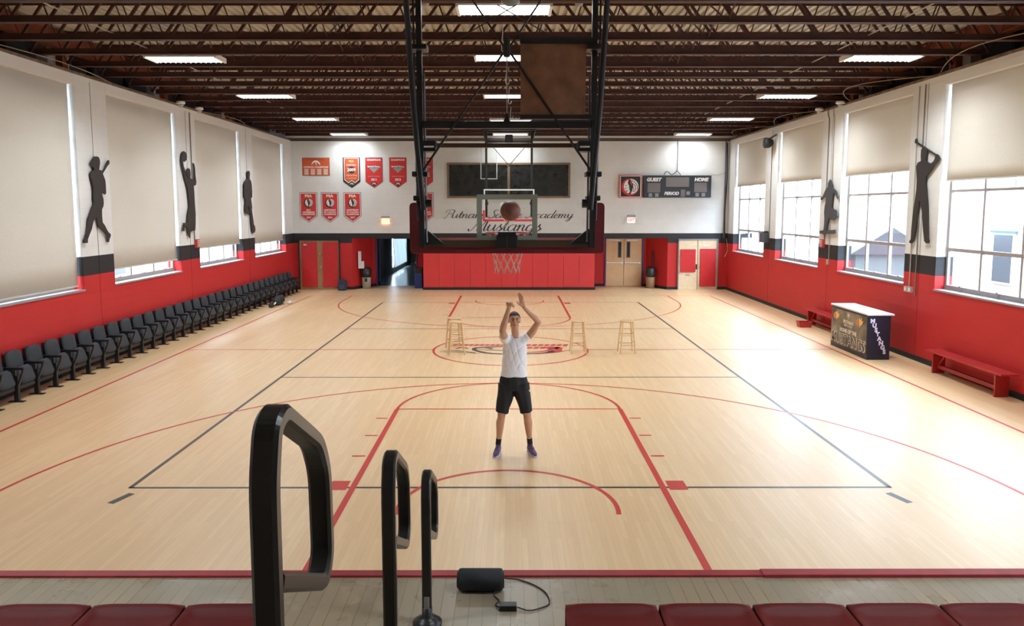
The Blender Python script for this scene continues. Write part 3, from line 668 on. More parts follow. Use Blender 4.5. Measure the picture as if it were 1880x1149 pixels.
# ---------------------------------------------------------------- horse-head roundel used on banner and scoreboard
BW = mat('banner_white', (.80, .78, .74), .6); BR = mat('banner_red', (.62, .03, .028), .55); BKK = mat('banner_black', (.02, .02, .022), .6); BG = mat('banner_gold', (.75, .6, .3), .6); BO = mat('banner_orange', (.62, .10, .03), .55); BGY = mat('banner_grey', (.35, .33, .32), .6)
def roundel(parent, cx, cz, r, y, part='emblem', ring=None):
    """white disc, red crescent, dark horse-head wedge and swept mane lines"""
    root = MB().prism(circle(cx, cz, r, 32), 'Y', y, y - .004).build(part, ring or BR, parent)
    MB().prism(circle(cx + r * .12, cz + r * .06, r * .86, 32), 'Y', y - .004, y - .007).build('disc', BW, root)
    def P(L): return [(cx + a * r, cz + b * r) for a, b in L]
    mb = MB()
    mb.prism(P([(-.15, .98), (.10, .80), (.22, .55), (.38, .20), (.30, -.2), (.22, -.5), (.05, -.85), (-.2, -.8), (0, -.55), (-.08, -.2), (-.12, .15), (-.28, .5)]), 'Y', y - .007, y - .010)
    for p in ([(.15, .75), (.55, .55), (.85, .1), (.82, -.3)], [(.25, .45), (.55, .2), (.65, -.2), (.5, -.6)], [(.28, .1), (.42, -.2), (.35, -.6)]):
        for q in band([(cx + v.x * r, cz + v.y * r) for v in catmull(p, 4)], r * .07): mb.prism(q, 'Y', y - .007, y - .010)
    for p in ([(-.62, .15), (-.42, .28), (-.5, .1)], [(-.7, -.2), (-.45, -.05), (-.5, -.22)], [(-.55, -.5), (-.35, -.35), (-.3, -.55)]): mb.prism(P(p), 'Y', y - .007, y - .010)
    mb.build('horse_head', BKK, root)
    MB().prism(P([(-.05, .85), (.15, .6), (.3, .4), (.2, .15), (.05, .35)]), 'Y', y - .010, y - .012).build('horse_mane', BR, root)
    return root
def horse_swoosh(parent, cx, cz, wd, y):
    p = catmull([(-.5, -.12), (-.3, .18), (.05, .28), (.35, .1), (.5, -.15)], 5)
    mb = MB()
    for q in band([(cx + v.x * wd, cz + v.y * wd) for v in p], [wd * .06 + wd * .16 * math.sin(math.pi * i / (len(p) - 1)) for i in range(len(p))]): mb.prism(q, 'Y', y, y - .003)
    mb.prism([(cx - .1 * wd, cz + .1 * wd), (cx + .05 * wd, cz + .12 * wd), (cx + .1 * wd, cz - .22 * wd), (cx, cz - .1 * wd)], 'Y', y, y - .003)
    return mb.build('horse_mark', BW, parent)
def pennant_shape(x0, x1, zt, zs, zp, ins=0):
    c = (x0 + x1) / 2; return [(x0 + ins, zt - ins), (x1 - ins, zt - ins), (x1 - ins, zs + ins * .5), (c, zp + ins * 1.25), (x0 + ins, zs + ins * .5)]
def low_pennant(cx, lines, label):
    t = thing('championship_pennant', label, 'pennant', (cx, 30.795, 3.35), 0, 'lower row of pennants'); hw = .355
    s0 = lambda i: pennant_shape(-hw, hw, .62, -.35, -.61, i)
    MB().prism(s0(0), 'Y', 0, -.006).build('dark_border', mat('banner_dark_border', (.09, .09, .10), .6), t)
    MB().prism(s0(.02), 'Y', -.006, -.009).build('white_border', BW, t); MB().prism(s0(.048), 'Y', -.009, -.012).build('red_field', BR, t)
    text('lettering', 'PSA', mat('banner_cream', (.85, .78, .55), .6), (0, -.015, .47), .15, t, bold=.006, sx=1.15)
    roundel(t, 0, .19, .185, -.012, ring=BKK)
    for i, (s_, sz) in enumerate(lines): text('lettering', s_, BW, (0, -.015, -.10 - .085 * i), sz, t, bold=.003)
    text('lettering', lines_year.get(label, ''), BW, (0, -.015, -.40), .085, t, bold=.003)
    return t
lines_year = {}
for cx, ls, yr, lb in ((-8.22, [('BIG 5', .075), ('CONFERENCE', .075), ('CHAMPIONS', .09)], '2015', 'red pennant reading PSA and 2015, leftmost of the lower row'),
                       (-7.35, [('NORTHEAST', .085), ('PREP TOURNAMENT', .055), ('CHAMPIONS', .09)], '2016', 'red pennant reading PSA Northeast and 2016, second in the lower row'),
                       (-6.43, [('NORTHEAST', .085), ('PREP TOURNAMENT', .055), ('CHAMPIONS', .09)], '2017', 'red pennant reading PSA Northeast and 2017, third in the lower row'),
                       (-3.48, [('BIG 5', .075), ('CONFERENCE', .075), ('CHAMPIONS', .09)], '2018', 'red PSA pennant half hidden behind the backstop mast in the lower row')):
    if 'hidden' in lb: yr = ''
    lines_year[lb] = yr; low_pennant(cx, ls, lb)
def up_pennant(cx, yr, lb, first=False):
    t = thing('championship_pennant', lb, 'pennant', (cx, 30.795, 4.75), 0, 'upper row of pennants'); hw = .35
    sh_ = lambda i: pennant_shape(-hw, hw, .62, -.35, -.60, i)
    if first:
        MB().prism(sh_(0), 'Y', 0, -.006).build('black_backing', BKK, t)
        MB().prism([(-.30, .60), (.30, .60), (.30, -.28), (.13, -.42), (0, -.32), (-.13, -.42), (-.30, -.28)], 'Y', -.006, -.009).build('white_border', BW, t)
        MB().prism([(-.275, .58), (.275, .58), (.275, -.26), (.13, -.385), (0, -.285), (-.13, -.385), (-.275, -.26)], 'Y', -.009, -.012).build('orange_field', BO, t)
        MB().prism(circle(0, .12, .14, 24), 'Y', -.012, -.015).build('black_disc', BKK, t)
        text('lettering', '2009', BW, (0, -.018, .12), .17, t, bold=.006); text('lettering', 'BASKETBALL', BW, (0, -.015, .32), .07, t, bold=.002); text('lettering', 'PSA', BG, (0, -.015, .46), .12, t, bold=.002)
        text('lettering', 'Central Prep', BW, (0, -.015, -.10), .085, t, shear=.2); text('lettering', 'CHAMPIONS', BG, (0, -.015, -.22), .07, t)
        horse_swoosh(t, 0, -.46, .16, -.006)
    else:
        MB().prism(sh_(0), 'Y', 0, -.006).build('dark_border', _m['banner_dark_border'], t); MB().prism(sh_(.014), 'Y', -.006, -.009).build('red_field', BR, t)
        MB().prism([(-.14, -.43), (0, -.36), (.14, -.43), (0, -.55)], 'Y', -.009, -.012).build('black_tip', BKK, t); horse_swoosh(t, 0, -.455, .16, -.012)
        text('lettering', 'CHAMPIONS', BW, (0, -.012, .52), .098, t, bold=.004)
        MB().prism([(-.21, .30), (.21, .30), (.21, .20), (.1, .10), (0, .0), (-.1, .10), (-.21, .20)], 'Y', -.009, -.012).build('shield', BGY, t)
        MB().box(-.24, .24, -.015, -.012, .20, .30).build('shield_band', BKK, t)
        text('lettering', 'BASKETBALL', BW, (0, -.018, .25), .09, t, bold=.004)
        text('lettering', 'QUARTERFINALS', mat('banner_pink', (.72, .35, .32), .6), (0, -.012, -.14), .065, t)
        if yr: text('lettering', yr, BW, (0, -.012, -.27), .12, t, bold=.005)
up_pennant(-6.44, '2009', 'orange-red pennant reading 2009 with black disc, leftmost of the upper row', True)
up_pennant(-5.53, '2011', 'red CHAMPIONS pennant reading 2011 in the upper row')
up_pennant(-4.56, '2013', 'red CHAMPIONS pennant reading 2013 in the upper row')
up_pennant(-3.49, '', 'red CHAMPIONS pennant half hidden behind the backstop mast in the upper row')
bn = thing('division_banner', 'rectangular orange-red DIVISION CHAMPIONS banner at the upper left of the far wall', 'banner', (-7.876, 30.795, 5.0))
MB().box(-.55, .55, -.006, 0, -.36, .36).build('dark_border', mat('maroon_border', (.12, .01, .01), .6), bn); MB().box(-.535, .535, -.009, -.006, -.345, .345).build('orange_field', BO, bn)
text('lettering', 'DIVISION CHAMPIONS', BW, (0, -.012, -.02), .098, bn, bold=.003); text('lettering', 'PUTNAM SCIENCE', mat('banner_brown', (.20, .06, .02), .6), (0, -.012, .28), .085, bn)
horse_swoosh(bn, 0, .12, .34, -.009)
for i in range(4):
    c = -.39 + i * .26; MB().box(c - .085, c + .085, -.012, -.009, -.32, -.09).build('name_plate', mat('banner_pale', (.72, .58, .48), .6), bn)
    for z in (-.16, -.235): MB().box(c - .085, c + .085, -.014, -.012, z - .006, z + .006).build('plate_line', BO, bn)
# exit signs with wire guards
def exit_sign(x, z, label, lit):
    t = thing('exit_sign', label, 'exit sign', (x, 30.8, z))
    MB().box(-.15, .15, -.07, 0, -.16, .05, .006).build('sign_box', mat('exit_face_' + ('a' if lit else 'b'), (1.0, .42, .20) if lit else (.86, .84, .82), .5, emit=1.1 if lit else .25), t)
    text('lettering', 'EXIT', mat('exit_red', (.85, .06, .03), .5, emit=.4) if not lit else mat('exit_red_lit', (1, .16, .05), .5, emit=.9), (0, -.074, -.05), .15, t, bold=.004, sx=.85)
    MB().box(-.17, .17, -.09, 0, .06, .15, .005).build('battery_box', mat('grey_plastic', (.34, .34, .36), .5), t)
    for s in (-1, 1): MB().lathe([(.02, 0), (.045, -.03), (.05, -.07), (.0, -.072)], (s * .22, -.02, -.05), 14, 'Y').build('spot_lamp', mat('lamp_lens', (.7, .68, .62), .2), t)
    wires = MB()
    for zz in (-.22, -.10, .02, .10): wires.tube([(-.40, -.02, zz), (-.40, -.14, zz), (.40, -.14, zz), (.40, -.02, zz)], .004, 4)
    for xx in (-.40, -.27, -.13, 0, .13, .27, .40): wires.tube([(xx, -.14, -.22), (xx, -.14, .10)], .0035, 4)
    wires.build('wire_guard', mat('guard_wire', (.55, .50, .42), .5), t)
exit_sign(-5.09, 2.86, 'glowing orange exit sign with wire guard above the open doorway', True)
exit_sign(4.93, 2.90, 'white EXIT sign with red letters and wire guard above the oak doors', False)
# ---------------------------------------------------------------- scoreboard
SBK = mat('scoreboard_black', (.022, .026, .03), .45); LED = mat('led_panel_grey', (.17, .15, .14), .5, noise_amt=.25, noise_scale=120)
sb = thing('scoreboard', 'black scoreboard with GUEST, HOME and PERIOD lettering on the far wall', 'scoreboard', (6.755, 30.79, 4.20))
MB().box(-1.37, 1.37, -.16, 0, -.445, .445, .01).build('cabinet', SBK, sb)
# x from px: 1180..1306 -> local
def sbx(px): return (px - 1243) * .02165
def sbz(py): return (342.5 - py) * .0217
for a, b, c, d in ((1187, 1211, 336, 353.5), (1221.5, 1264.5, 325.5, 343), (1274.5, 1298, 335.5, 353), (1249.5, 1257.5, 348, 361.5)): MB().box(sbx(a), sbx(b), -.168, -.16, sbz(d), sbz(c)).build('digit_panel', LED, sb)
for a, c in ((1189.5, 355), (1201.5, 355), (1277, 354.5), (1288.5, 354.5), (1260, 351.5)): MB().box(sbx(a), sbx(a + 6.5), -.168, -.16, sbz(c + 6.5), sbz(c)).build('digit_panel', mat('small_led_grey', (.26, .26, .26), .5), sb)
text('lettering', 'GUEST', BW, (sbx(1198.5), -.165, sbz(330)), .19, sb, shear=.22, bold=.010, sx=1.02); text('lettering', 'HOME', BW, (sbx(1287), -.165, sbz(330)), .19, sb, shear=.22, bold=.010, sx=1.02)
text('lettering', 'PERIOD', BW, (sbx(1232), -.165, sbz(355.5)), .17, sb, shear=.22, bold=.008)
lg = thing('logo_panel', 'square black panel with white and red horse-head roundel, left of the scoreboard', 'panel', (4.86, 30.8, 4.20))
MB().box(-.45, .45, -.15, 0, -.46, .46, .005).build('red_frame', mat('pink_red_frame', (.62, .16, .14), .5), lg); MB().box(-.415, .415, -.155, -.15, -.425, .425).build('white_line', BW, lg); MB().box(-.395, .395, -.16, -.155, -.405, .405).build('black_field', BKK, lg)
roundel(lg, -.02, -.02, .345, -.16)
cb = MB().tube(catmull([(6.22, 30.74, 4.66), (6.3, 30.72, 4.80), (6.42, 30.7, 4.76), (6.5, 30.7, 4.68), (6.62, 30.72, 4.72), (6.74, 30.73, 4.85), (6.76, 30.74, 5.1), (6.76, 30.74, 6.1)]), .014, 6).tube([(6.74, 30.73, 4.85), (6.86, 30.73, 4.72), (6.9, 30.73, 4.66)], .012, 6)
tag(cb.build('scoreboard_cable', BLKM), 'black cable hanging from the ceiling down to the top of the scoreboard', 'cable')
tag(MB().tube(catmull([(8.14, 30.76, 4.68), (8.4, 30.77, 4.66), (8.7, 30.77, 4.76)]), .008, 5).build('wall_cable', mat('grey_cable', (.3, .28, .26), .6)), 'thin grey cable from the scoreboard to the corner conduit', 'cable')
cc = thing('corner_conduit', 'dark vertical conduit and rolled strap in the far right corner', 'conduit', (8.72, 30.74, 1.95))
MB().tube([(0, 0, 0), (0, 0, 4.1)], .035, 8).build('conduit', mat('blue_grey_conduit', (.10, .11, .15), .5), cc)
MB().tube(catmull([(.03, -.03, .1), (.0, -.05, 1.3), (.06, -.04, 2.6), (.04, -.03, 4.0)]), .022, 6).build('strap', BLKM, cc)
MB().box(-.08, .08, -.06, .04, -.02, .18, .01).build('junction_box', BLKM, cc)
MB().tube(catmull([(.1, -.02, .15), (.16, -.02, -.3), (.05, -.03, -.6)]), .01, 5).build('pull_cord', WHT, cc)
# small things by the far doors
def bin_(name, x, y, label, body, lid, cat='trash can', h=.62):
    t = thing(name, label, cat, (x, y, 0))
    MB().lathe([(.17, 0), (.20, h), (.19, h), (.16, .03)], n=20).build('bin_body', body, t, True)
    MB().lathe([(.215, h - .14), (.22, h + .02), (.21, h + .20), (.12, h + .27), (.02, h + .28)], n=20).build('bin_lid', lid, t, True)
    return t
BAG = mat('black_bin_liner', (.02, .02, .02), .35)
b1 = bin_('trash_can', -6.0, 31.2, 'beige trash can with black swing lid left of the open doorway', mat('beige_bin', (.42, .38, .30), .5), BAG)
MB().box(-.03, .07, -.225, -.2, .30, .45).build('bin_label', BKK, b1)
bin_('trash_can', 5.86, 31.35, 'brown trash can with black liner right of the oak doors', mat('brown_bin', (.36, .23, .12), .5), BAG)
rb = thing('recycling_bin', 'blue recycling bin with black lid beside the padded wall', 'recycling bin', (-3.84, 31.4, 0))
MB().box(-.16, .16, -.2, .2, 0, .62, .03).build('bin_body', mat('blue_plastic', (.02, .05, .22), .4), rb); MB().box(-.17, .17, -.21, .21, .62, .86, .05).build('bin_lid', BAG, rb)
bp_ = thing('backpack', 'dark navy backpack on the floor by the closet doors', 'backpack', (-6.84, 30.48, 0))
MB().box(-.17, .17, -.12, .12, 0, .44, .07).build('pack_body', mat('navy_fabric', (.03, .04, .07), .8), bp_); MB().box(-.12, .12, -.17, -.11, .04, .25, .03).build('front_pocket', mat('navy_fabric2', (.045, .06, .10), .8), bp_)
MB().tube([(-.05, 0, .43), (-.04, 0, .49), (.04, 0, .49), (.05, 0, .43)], .01, 6).build('carry_loop', BLKM, bp_)
eg = thing('wall_box', 'white L-shaped wall box on the red wall left of the trash can', 'wall box', (-6.22, 31.06, 1.2))
MB().box(-.07, .05, -.06, .05, -.35, .36, .01).build('tall_box', mat('white_box', (.72, .68, .66), .5), eg); MB().box(.05, .17, -.08, .04, -.35, -.05, .01).build('side_box', _m['white_box'], eg)
tag(MB().box(5.93, 5.97, 31.45, 31.6, .95, 1.55, .005).build('wall_plate', BLKM), 'narrow dark vertical plate on the red wall beside the right trash can', 'wall plate')
# dark rolled object near floor at far right door, red lamp boxes etc are skipped
# ---------------------------------------------------------------- silhouette cutouts on the piers
SIL = {
'batter':[(16.153,4.409),(16.247,4.42),(16.318,4.406),(16.352,4.362),(16.357,4.286),(16.33,4.207),(16.31,4.141),(16.392,4.133),(16.437,4.105),(16.526,4.183),(16.6,4.266),(16.667,4.343),(16.716,4.368),(16.746,4.341),(16.735,4.291),(16.646,4.233),(16.538,4.141),(16.443,4.063),(16.49,3.991),(16.532,3.923),(16.541,3.811),(16.538,3.654),(16.508,3.618),(16.423,3.643),(16.378,3.676),(16.376,3.598),(16.413,3.521),(16.42,3.426),(16.393,3.356),(16.332,3.295),(16.324,3.148),(16.33,3.018),(16.417,2.947),(16.495,2.848),(16.549,2.794),(16.628,2.756),(16.634,2.711),(16.585,2.66),(16.547,2.582),(16.481,2.578),(16.48,2.638),(16.502,2.725),(16.356,2.826),(16.173,2.918),(16.141,2.978),(16.131,3.064),(16.094,3.133),(15.983,3.05),(15.935,2.966),(15.889,2.874),(15.785,2.75),(15.729,2.677),(15.715,2.598),(15.561,2.6),(15.561,2.659),(15.631,2.706),(15.694,2.804),(15.759,2.936),(15.791,3.103),(15.861,3.203),(15.967,3.338),(16.044,3.431),(16.033,3.542),(16.048,3.745),(16.018,3.845),(15.975,3.961),(15.965,4.045),(16.013,4.098),(16.121,4.128),(16.084,4.185),(15.996,4.222),(15.975,4.263),(16.05,4.309),(16.103,4.372)],
'hooper':[(20.593,4.855),(20.709,4.826),(20.772,4.736),(20.731,4.631),(20.612,4.573),(20.5,4.584),(20.534,4.454),(20.626,4.307),(20.721,4.179),(20.852,4.15),(20.77,4.181),(20.696,4.285),(20.729,4.376),(20.848,4.415),(20.936,4.374),(20.956,4.271),(20.928,4.179),(20.942,4.136),(21.126,4.109),(21.194,4.099),(21.193,4.334),(21.171,4.49),(21.142,4.572),(21.227,4.551),(21.264,4.417),(21.281,4.207),(21.316,4.051),(21.282,3.97),(21.127,3.939),(21.146,3.756),(21.152,3.441),(21.176,3.177),(21.149,2.913),(21.109,2.708),(20.888,2.696),(20.785,2.66),(20.763,2.499),(20.66,2.573),(20.609,2.665),(20.613,2.763),(20.522,2.817),(20.437,2.799),(20.391,2.703),(20.299,2.721),(20.325,2.801),(20.39,2.864),(20.367,2.928),(20.575,2.924),(20.632,2.949),(20.656,3.129),(20.731,3.271),(20.803,3.374),(20.777,3.542),(20.75,3.748),(20.716,3.889),(20.612,4.052),(20.529,4.226),(20.431,4.424),(20.394,4.572),(20.433,4.725),(20.489,4.817)],
'runner':[(25.596,4.58),(25.71,4.559),(25.727,4.475),(25.684,4.373),(25.69,4.3),(25.808,4.244),(25.866,4.1),(25.885,3.898),(25.863,3.684),(25.77,3.676),(25.773,3.828),(25.727,3.895),(25.746,3.693),(25.771,3.559),(25.832,3.379),(25.794,3.266),(25.844,3.108),(25.917,2.903),(25.943,2.771),(26.052,2.707),(26.086,2.58),(25.995,2.486),(25.896,2.505),(25.792,2.463),(25.721,2.545),(25.732,2.657),(25.669,2.817),(25.651,3.02),(25.643,3.199),(25.558,3.267),(25.469,3.4),(25.412,3.345),(25.449,3.267),(25.536,3.177),(25.515,3.093),(25.371,3.134),(25.151,3.153),(25.133,3.289),(25.185,3.487),(25.214,3.652),(25.078,3.662),(25.085,3.858),(25.11,4.099),(25.227,4.212),(25.458,4.298),(25.497,4.365),(25.46,4.441),(25.47,4.541)],
'skater':[(20.903,4.116),(20.823,4.062),(20.776,3.978),(20.758,3.895),(20.657,3.855),(20.482,3.785),(20.393,3.702),(20.34,3.64),(20.365,3.559),(20.429,3.585),(20.454,3.652),(20.585,3.716),(20.684,3.738),(20.701,3.625),(20.735,3.481),(20.74,3.336),(20.6,3.291),(20.43,3.264),(20.353,3.214),(20.367,3.112),(20.454,3.039),(20.569,2.99),(20.692,3.005),(20.845,3.061),(20.935,2.959),(20.997,2.832),(21.025,2.709),(20.786,2.716),(20.424,2.743),(20.402,2.661),(20.533,2.626),(21.025,2.61),(21.133,2.568),(21.28,2.601),(21.464,2.606),(21.471,2.681),(21.213,2.704),(21.179,2.87),(21.178,3.019),(21.218,3.21),(21.194,3.379),(21.128,3.527),(21.149,3.632),(21.207,3.654),(21.329,3.592),(21.454,3.547),(21.516,3.595),(21.489,3.633),(21.361,3.657),(21.291,3.73),(21.175,3.843),(21.128,3.884),(21.044,3.898),(21.04,4.007),(20.983,4.078)],
'golfer':[(16.333,4.573),(16.266,4.601),(16.163,4.582),(16.118,4.535),(16.125,4.321),(16.045,4.283),(15.923,4.252),(15.827,4.298),(15.786,4.356),(15.784,4.407),(15.737,4.438),(15.657,4.398),(15.618,4.349),(15.683,4.279),(15.791,4.21),(15.915,4.098),(16.019,4.027),(16.096,3.998),(16.1,3.877),(16.06,3.722),(16.016,3.524),(15.972,3.282),(15.936,2.975),(15.894,2.712),(15.839,2.637),(15.849,2.582),(15.94,2.577),(16.021,2.623),(16.048,2.728),(16.114,2.971),(16.169,3.237),(16.249,3.415),(16.298,3.494),(16.323,3.326),(16.36,3.078),(16.382,2.875),(16.421,2.715),(16.44,2.612),(16.52,2.551),(16.62,2.558),(16.615,2.597),(16.559,2.641),(16.56,2.824),(16.543,3.076),(16.512,3.326),(16.469,3.53),(16.439,3.732),(16.44,3.911),(16.475,4.092),(16.498,4.228),(16.442,4.303),(16.32,4.329),(16.336,4.441)],
}
CLUB = [(16.579,4.827),(16.532,4.816),(16.517,4.748),(15.755,4.43),(15.768,4.401),(16.547,4.715),(16.612,4.734),(16.612,4.779)]
CUT = mat('black_plywood_cutout', (.030, .024, .022), .6)
for k, s, lb in (('batter', -1, 'black cutout silhouette of a walking baseball batter on the nearest left pier'), ('hooper', -1, 'black cutout silhouette of a kneeling player reaching up with a ball on a left pier'),
                 ('runner', -1, 'black cutout silhouette of a runner with ball at foot, farthest left pier'), ('skater', 1, 'grey-black cutout silhouette of a skateboarder on a right pier'), ('golfer', 1, 'tall black cutout silhouette of a golfer swinging a club on the right pier')):
    P = SIL[k]; cy = sum(a for a, b in P) / len(P); cz = sum(b for a, b in P) / len(P)
    mb = MB().prism([(a - cy, b - cz) for a, b in P], 'X', -.012, .012)
    o = mb.build('cutout_silhouette', CUT if k != 'skater' else mat('grey_plywood_cutout', (.06, .062, .066), .55)); o.location = (s * 8.83, cy, cz)
    tag(o, lb, 'silhouette', 'sport silhouettes on the window piers')
    if k == 'golfer': MB().prism([(a - cy, b - cz) for a, b in CLUB], 'X', -.011, .011).build('golf_club', CUT, o)
# conduits and boxes on the piers
CND = mat('cream_conduit', (.42, .36, .29), .5)
def conduit(s, y, z0, z1, label, m=CND, r=.012, top=None):
    p = [(s * 8.862, y, z0), (s * 8.862, y, z1)]
    if top: p += [(s * 8.862, y + top, z1 + .12), (s * 8.862, y + top, ZT)]
    return tag(MB().tube(fillet(p, .05), r, 6).build('conduit', m), label, 'conduit')
conduit(1, 16.60, 1.60, 5.95, 'cream conduit left of the golfer cutout running down to the twin outlet box')
conduit(1, 16.36, 1.40, 5.95, 'second conduit running down behind the golfer cutout', JN)
conduit(1, 21.22, 2.42, 5.80, 'conduit above the small red alarm box on the skateboarder pier', JN, .014, .1)
conduit(1, 20.88, 1.86, 5.80, 'thin conduit right of the skateboarder cutout ending in a small cream box', CND, .012, .08)
conduit(-1, 21.14, 2.42, 5.95, 'dark conduit down to the red alarm box on the ball-catching pier', JN, .014)
conduit(1, 25.78, 2.4, 5.5, 'thin conduit between the black speaker and the grey box on the right wall', JN, .01)
def wbox(y, z, s, w_, h_, d_, m, label, cat='outlet box'):
    t = thing(cat.replace(' ', '_'), label, cat, (s * 8.88, y, z)); MB().box(0, -s * d_, -w_ / 2, w_ / 2, -h_ / 2, h_ / 2, .006).build('housing', m, t); return t
t = wbox(16.60, 1.53, 1, .30, .12, .06, mat('tan_box', (.45, .36, .28), .5), 'tan twin outlet box at the foot of the conduit on the golfer pier')
for q in (-.08, .08): MB().box(-.062, -.066, q - .03, q + .03, -.035, .035).build('socket_plate', WHT, t)
t = wbox(21.30, 2.33, 1, .20, .24, .08, mat('alarm_red', (.5, .06, .04), .5), 'small red alarm box under the skateboarder cutout', 'alarm box')
for q in (-.08, -.03, .02, .07): MB().box(-.081, -.09, -.08, .08, q, q + .02).build('slat', WHT, t)
t = wbox(21.25, 2.33, -1, .20, .24, .08, _m['alarm_red'], 'small red alarm box at the black band of the ball-catching pier', 'alarm box')
for q in (-.08, -.03, .02, .07): MB().box(.081, .09, -.08, .08, q, q + .02).build('slat', WHT, t)
wbox(20.92, 1.83, 1, .08, .14, .05, _m['tan_box'], 'small cream box at the end of the thin conduit on the skateboarder pier')
t = wbox(25.95, 2.32, 1, .34, .34, .24, mat('dark_grey_box', (.07, .07, .08), .5), 'dark grey equipment box on the black band of the farthest right pier', 'equipment box')
MB().box(-.02, -.2, -.1, .1, .17, .22).build('bracket', BLK, t)
t = thing('wall_speaker', 'black loudspeaker on a bracket high on the farthest right pier', 'loudspeaker', (8.64, 25.5, 5.50))
MB().lathe([(.10, -.14), (.17, -.13), (.17, .02), (.10, .14), (.05, .16)], (0, 0, 0), 18, 'X').build('speaker_body', BLKM, t, True); MB().obox((.0, 0, .12), (.2, -.18, .26), .05, .04).build('bracket', BLK, t)
for s, y, lb in ((1, 21.68, 'white dome sensor on the right wall top, the farther of two'), (1, 20.32, 'white dome sensor on the right wall top, the nearer of two'), (-1, 20.37, 'white dome sensor on the left wall top, the nearer of two'), (-1, 21.56, 'white dome sensor on the left wall top, the farther of two')):
    t = thing('dome_sensor', lb, 'sensor', (s * 8.76, y, 6.09), 0, 'dome sensors on the wall tops')
    MB().lathe([(.11, .05), (.12, 0), (.09, -.02)], n=16).build('sensor_base', WHT, t); MB().lathe([(.075, -.02), (.065, -.07), (.03, -.10), (.0, -.105)], n=16).build('sensor_dome', mat('sensor_grey', (.5, .5, .5), .2), t, True)
# loose cables along the right ledge
rr = random.Random(5)
for i, (a, b) in enumerate(((7.5, 11.0), (11.2, 16.0), (16.2, 20.1), (21.9, 25.8), (26, 30))):
    pts = []
    for k in range(7):
        f = k / 6; pts.append((8.95 - .9 * math.sin(f * math.pi) * (.6 + .2 * (i % 3)), a + (b - a) * f, 6.102 + .07 * math.sin(f * math.pi)))
    tag(MB().tube(catmull(pts, 5), .009, 5).build('loose_cable', mat('tan_cable', (.30, .22, .14), .6)), ['nearest loose tan cable looping along the top of the right wall', 'second nearest loose tan cable along the top of the right wall', 'third loose tan cable looping along the top of the right wall', 'fourth loose tan cable looping along the top of the right wall', 'loose tan cable along the right wall top near the far corner'][i], 'cable', 'loose cables on the right wall ledge')
for i, (a, b) in enumerate(((12, 17.5), (21.9, 26))):
    pts = [(-9.0 + .4 * math.sin(k / 6 * math.pi), a + (b - a) * k / 6, 6.102) for k in range(7)]
    tag(MB().tube(catmull(pts, 5), .009, 5).build('loose_cable', _m['tan_cable']), ['nearer loose tan cable along the top of the left wall', 'farther loose tan cable along the top of the left wall'][i], 'cable', 'loose cables on the left wall ledge')
# ---------------------------------------------------------------- near backstop, seen from behind
CX = -.034
bs = thing('basketball_backstop', 'large black-framed glass backboard hung from the ceiling, seen from behind, with maroon pad', 'backstop', (CX, 7.6, 2.86))
def at(x, y, z): return (x, y - 7.6, z - 2.86)
MASTX = .845
for s in (-1, 1):
    m_ = MB().obox(at(s * MASTX * .985, 7.38, 2.93), at(s * MASTX, 7.38, 6.75), .052, .06, (0, 1, 0)).build('mast', BLK, bs)
    MB().tube([at(s * (MASTX - .055), 7.42, 2.98), at(s * (MASTX - .045), 7.42, 4.6)], .011, 6).build('conduit_rod', mat('worn_steel_edge', (.20, .19, .18), .35, .8), bs)
    MB().tube([at(s * .80, 7.24, 3.30), at(s * .865, 7.1, 4.25), at(s * .97, 6.85, 6.6)], .027, 10).build('brace_tube', BLK, bs)
    MB().tube([at(s * .86, 7.30, 3.2), at(s * .905, 7.5, 4.9), at(s * .93, 7.6, 6.6)], .009, 8).build('cable_tube', BLK, bs)
    for z, w_ in ((3.64, .15), (3.41, .13), (4.83, .16)): MB().box(*(lambda c: (c - w_ / 2, c + w_ / 2))(s * .835), -.34, -.14, z - .025 - 2.86, z + .025 - 2.86, .012).build('clamp', BLK, bs)
    MB().lathe([(.0, -.05), (.042, -.045), (.042, .045), (0, .05)], at(s * .775, 7.34, 3.36), 12, 'X').build('knob', BLK, bs)
    bx_ = MB().box(s * .69, s * .83, -.24, -.05, 3.862 - 2.86, 3.965 - 2.86, .006).build('corner_bracket', BLK, bs)
    MB().tube([at(s * .705, 7.352, 3.905), at(s * .80, 7.352, 3.905)], .009, 8).build('bracket_bolt', WHT, bx_)
    MB().prism([(s * .82, .10), (s * .62, .10), (s * .74, .20), (s * .82, .26)], 'Y', -.16, -.10).build('gusset', BLK, bs)
    MB().tube([at(s * .83, 7.34, 3.65), at(0, 7.33, 4.83)], .011, 6).build('cross_rod', BLK, bs)
    MB().tube([at(0, 7.33, 4.80), at(-s * .90, 7.33, 6.1)], .009, 6).build('cross_rod', BLK, bs)
    MB().tube([at(s * .1, 7.8, 5.35), at(-s * .83, 7.9, 4.85)], .006, 6).build('stay_cable', BLK, bs)
MB().box(-.83, .83, -.25, -.19, 4.08 - 2.86, 4.15 - 2.86, .008).build('cross_tube', BLK, bs)
MB().lathe([(.0, -.10), (.03, -.09), (.03, .09), (0, .10)], at(0, 7.30, 4.83), 12).build('rope_hub', BLK, bs)
MB().tube([at(0, 7.30, 4.75), at(0, 7.36, 4.15)], .005, 5).build('rope', GREY, bs)
MB().lathe([(.0, -.04), (.045, -.03), (.02, .03), (0, .12)], at(0, 7.36, 4.15), 10).build('rope_anchor', BLK, bs)
gp = MB().box(-.915, .915, -.006, .006, 2.92 - 2.86, 3.955 - 2.86).build('glass_panel', glass_mat('backboard_glass', (.93, .935, .925)), bs)
RECTM = mat('shooter_square_paint', (.33, .35, .28), .6)
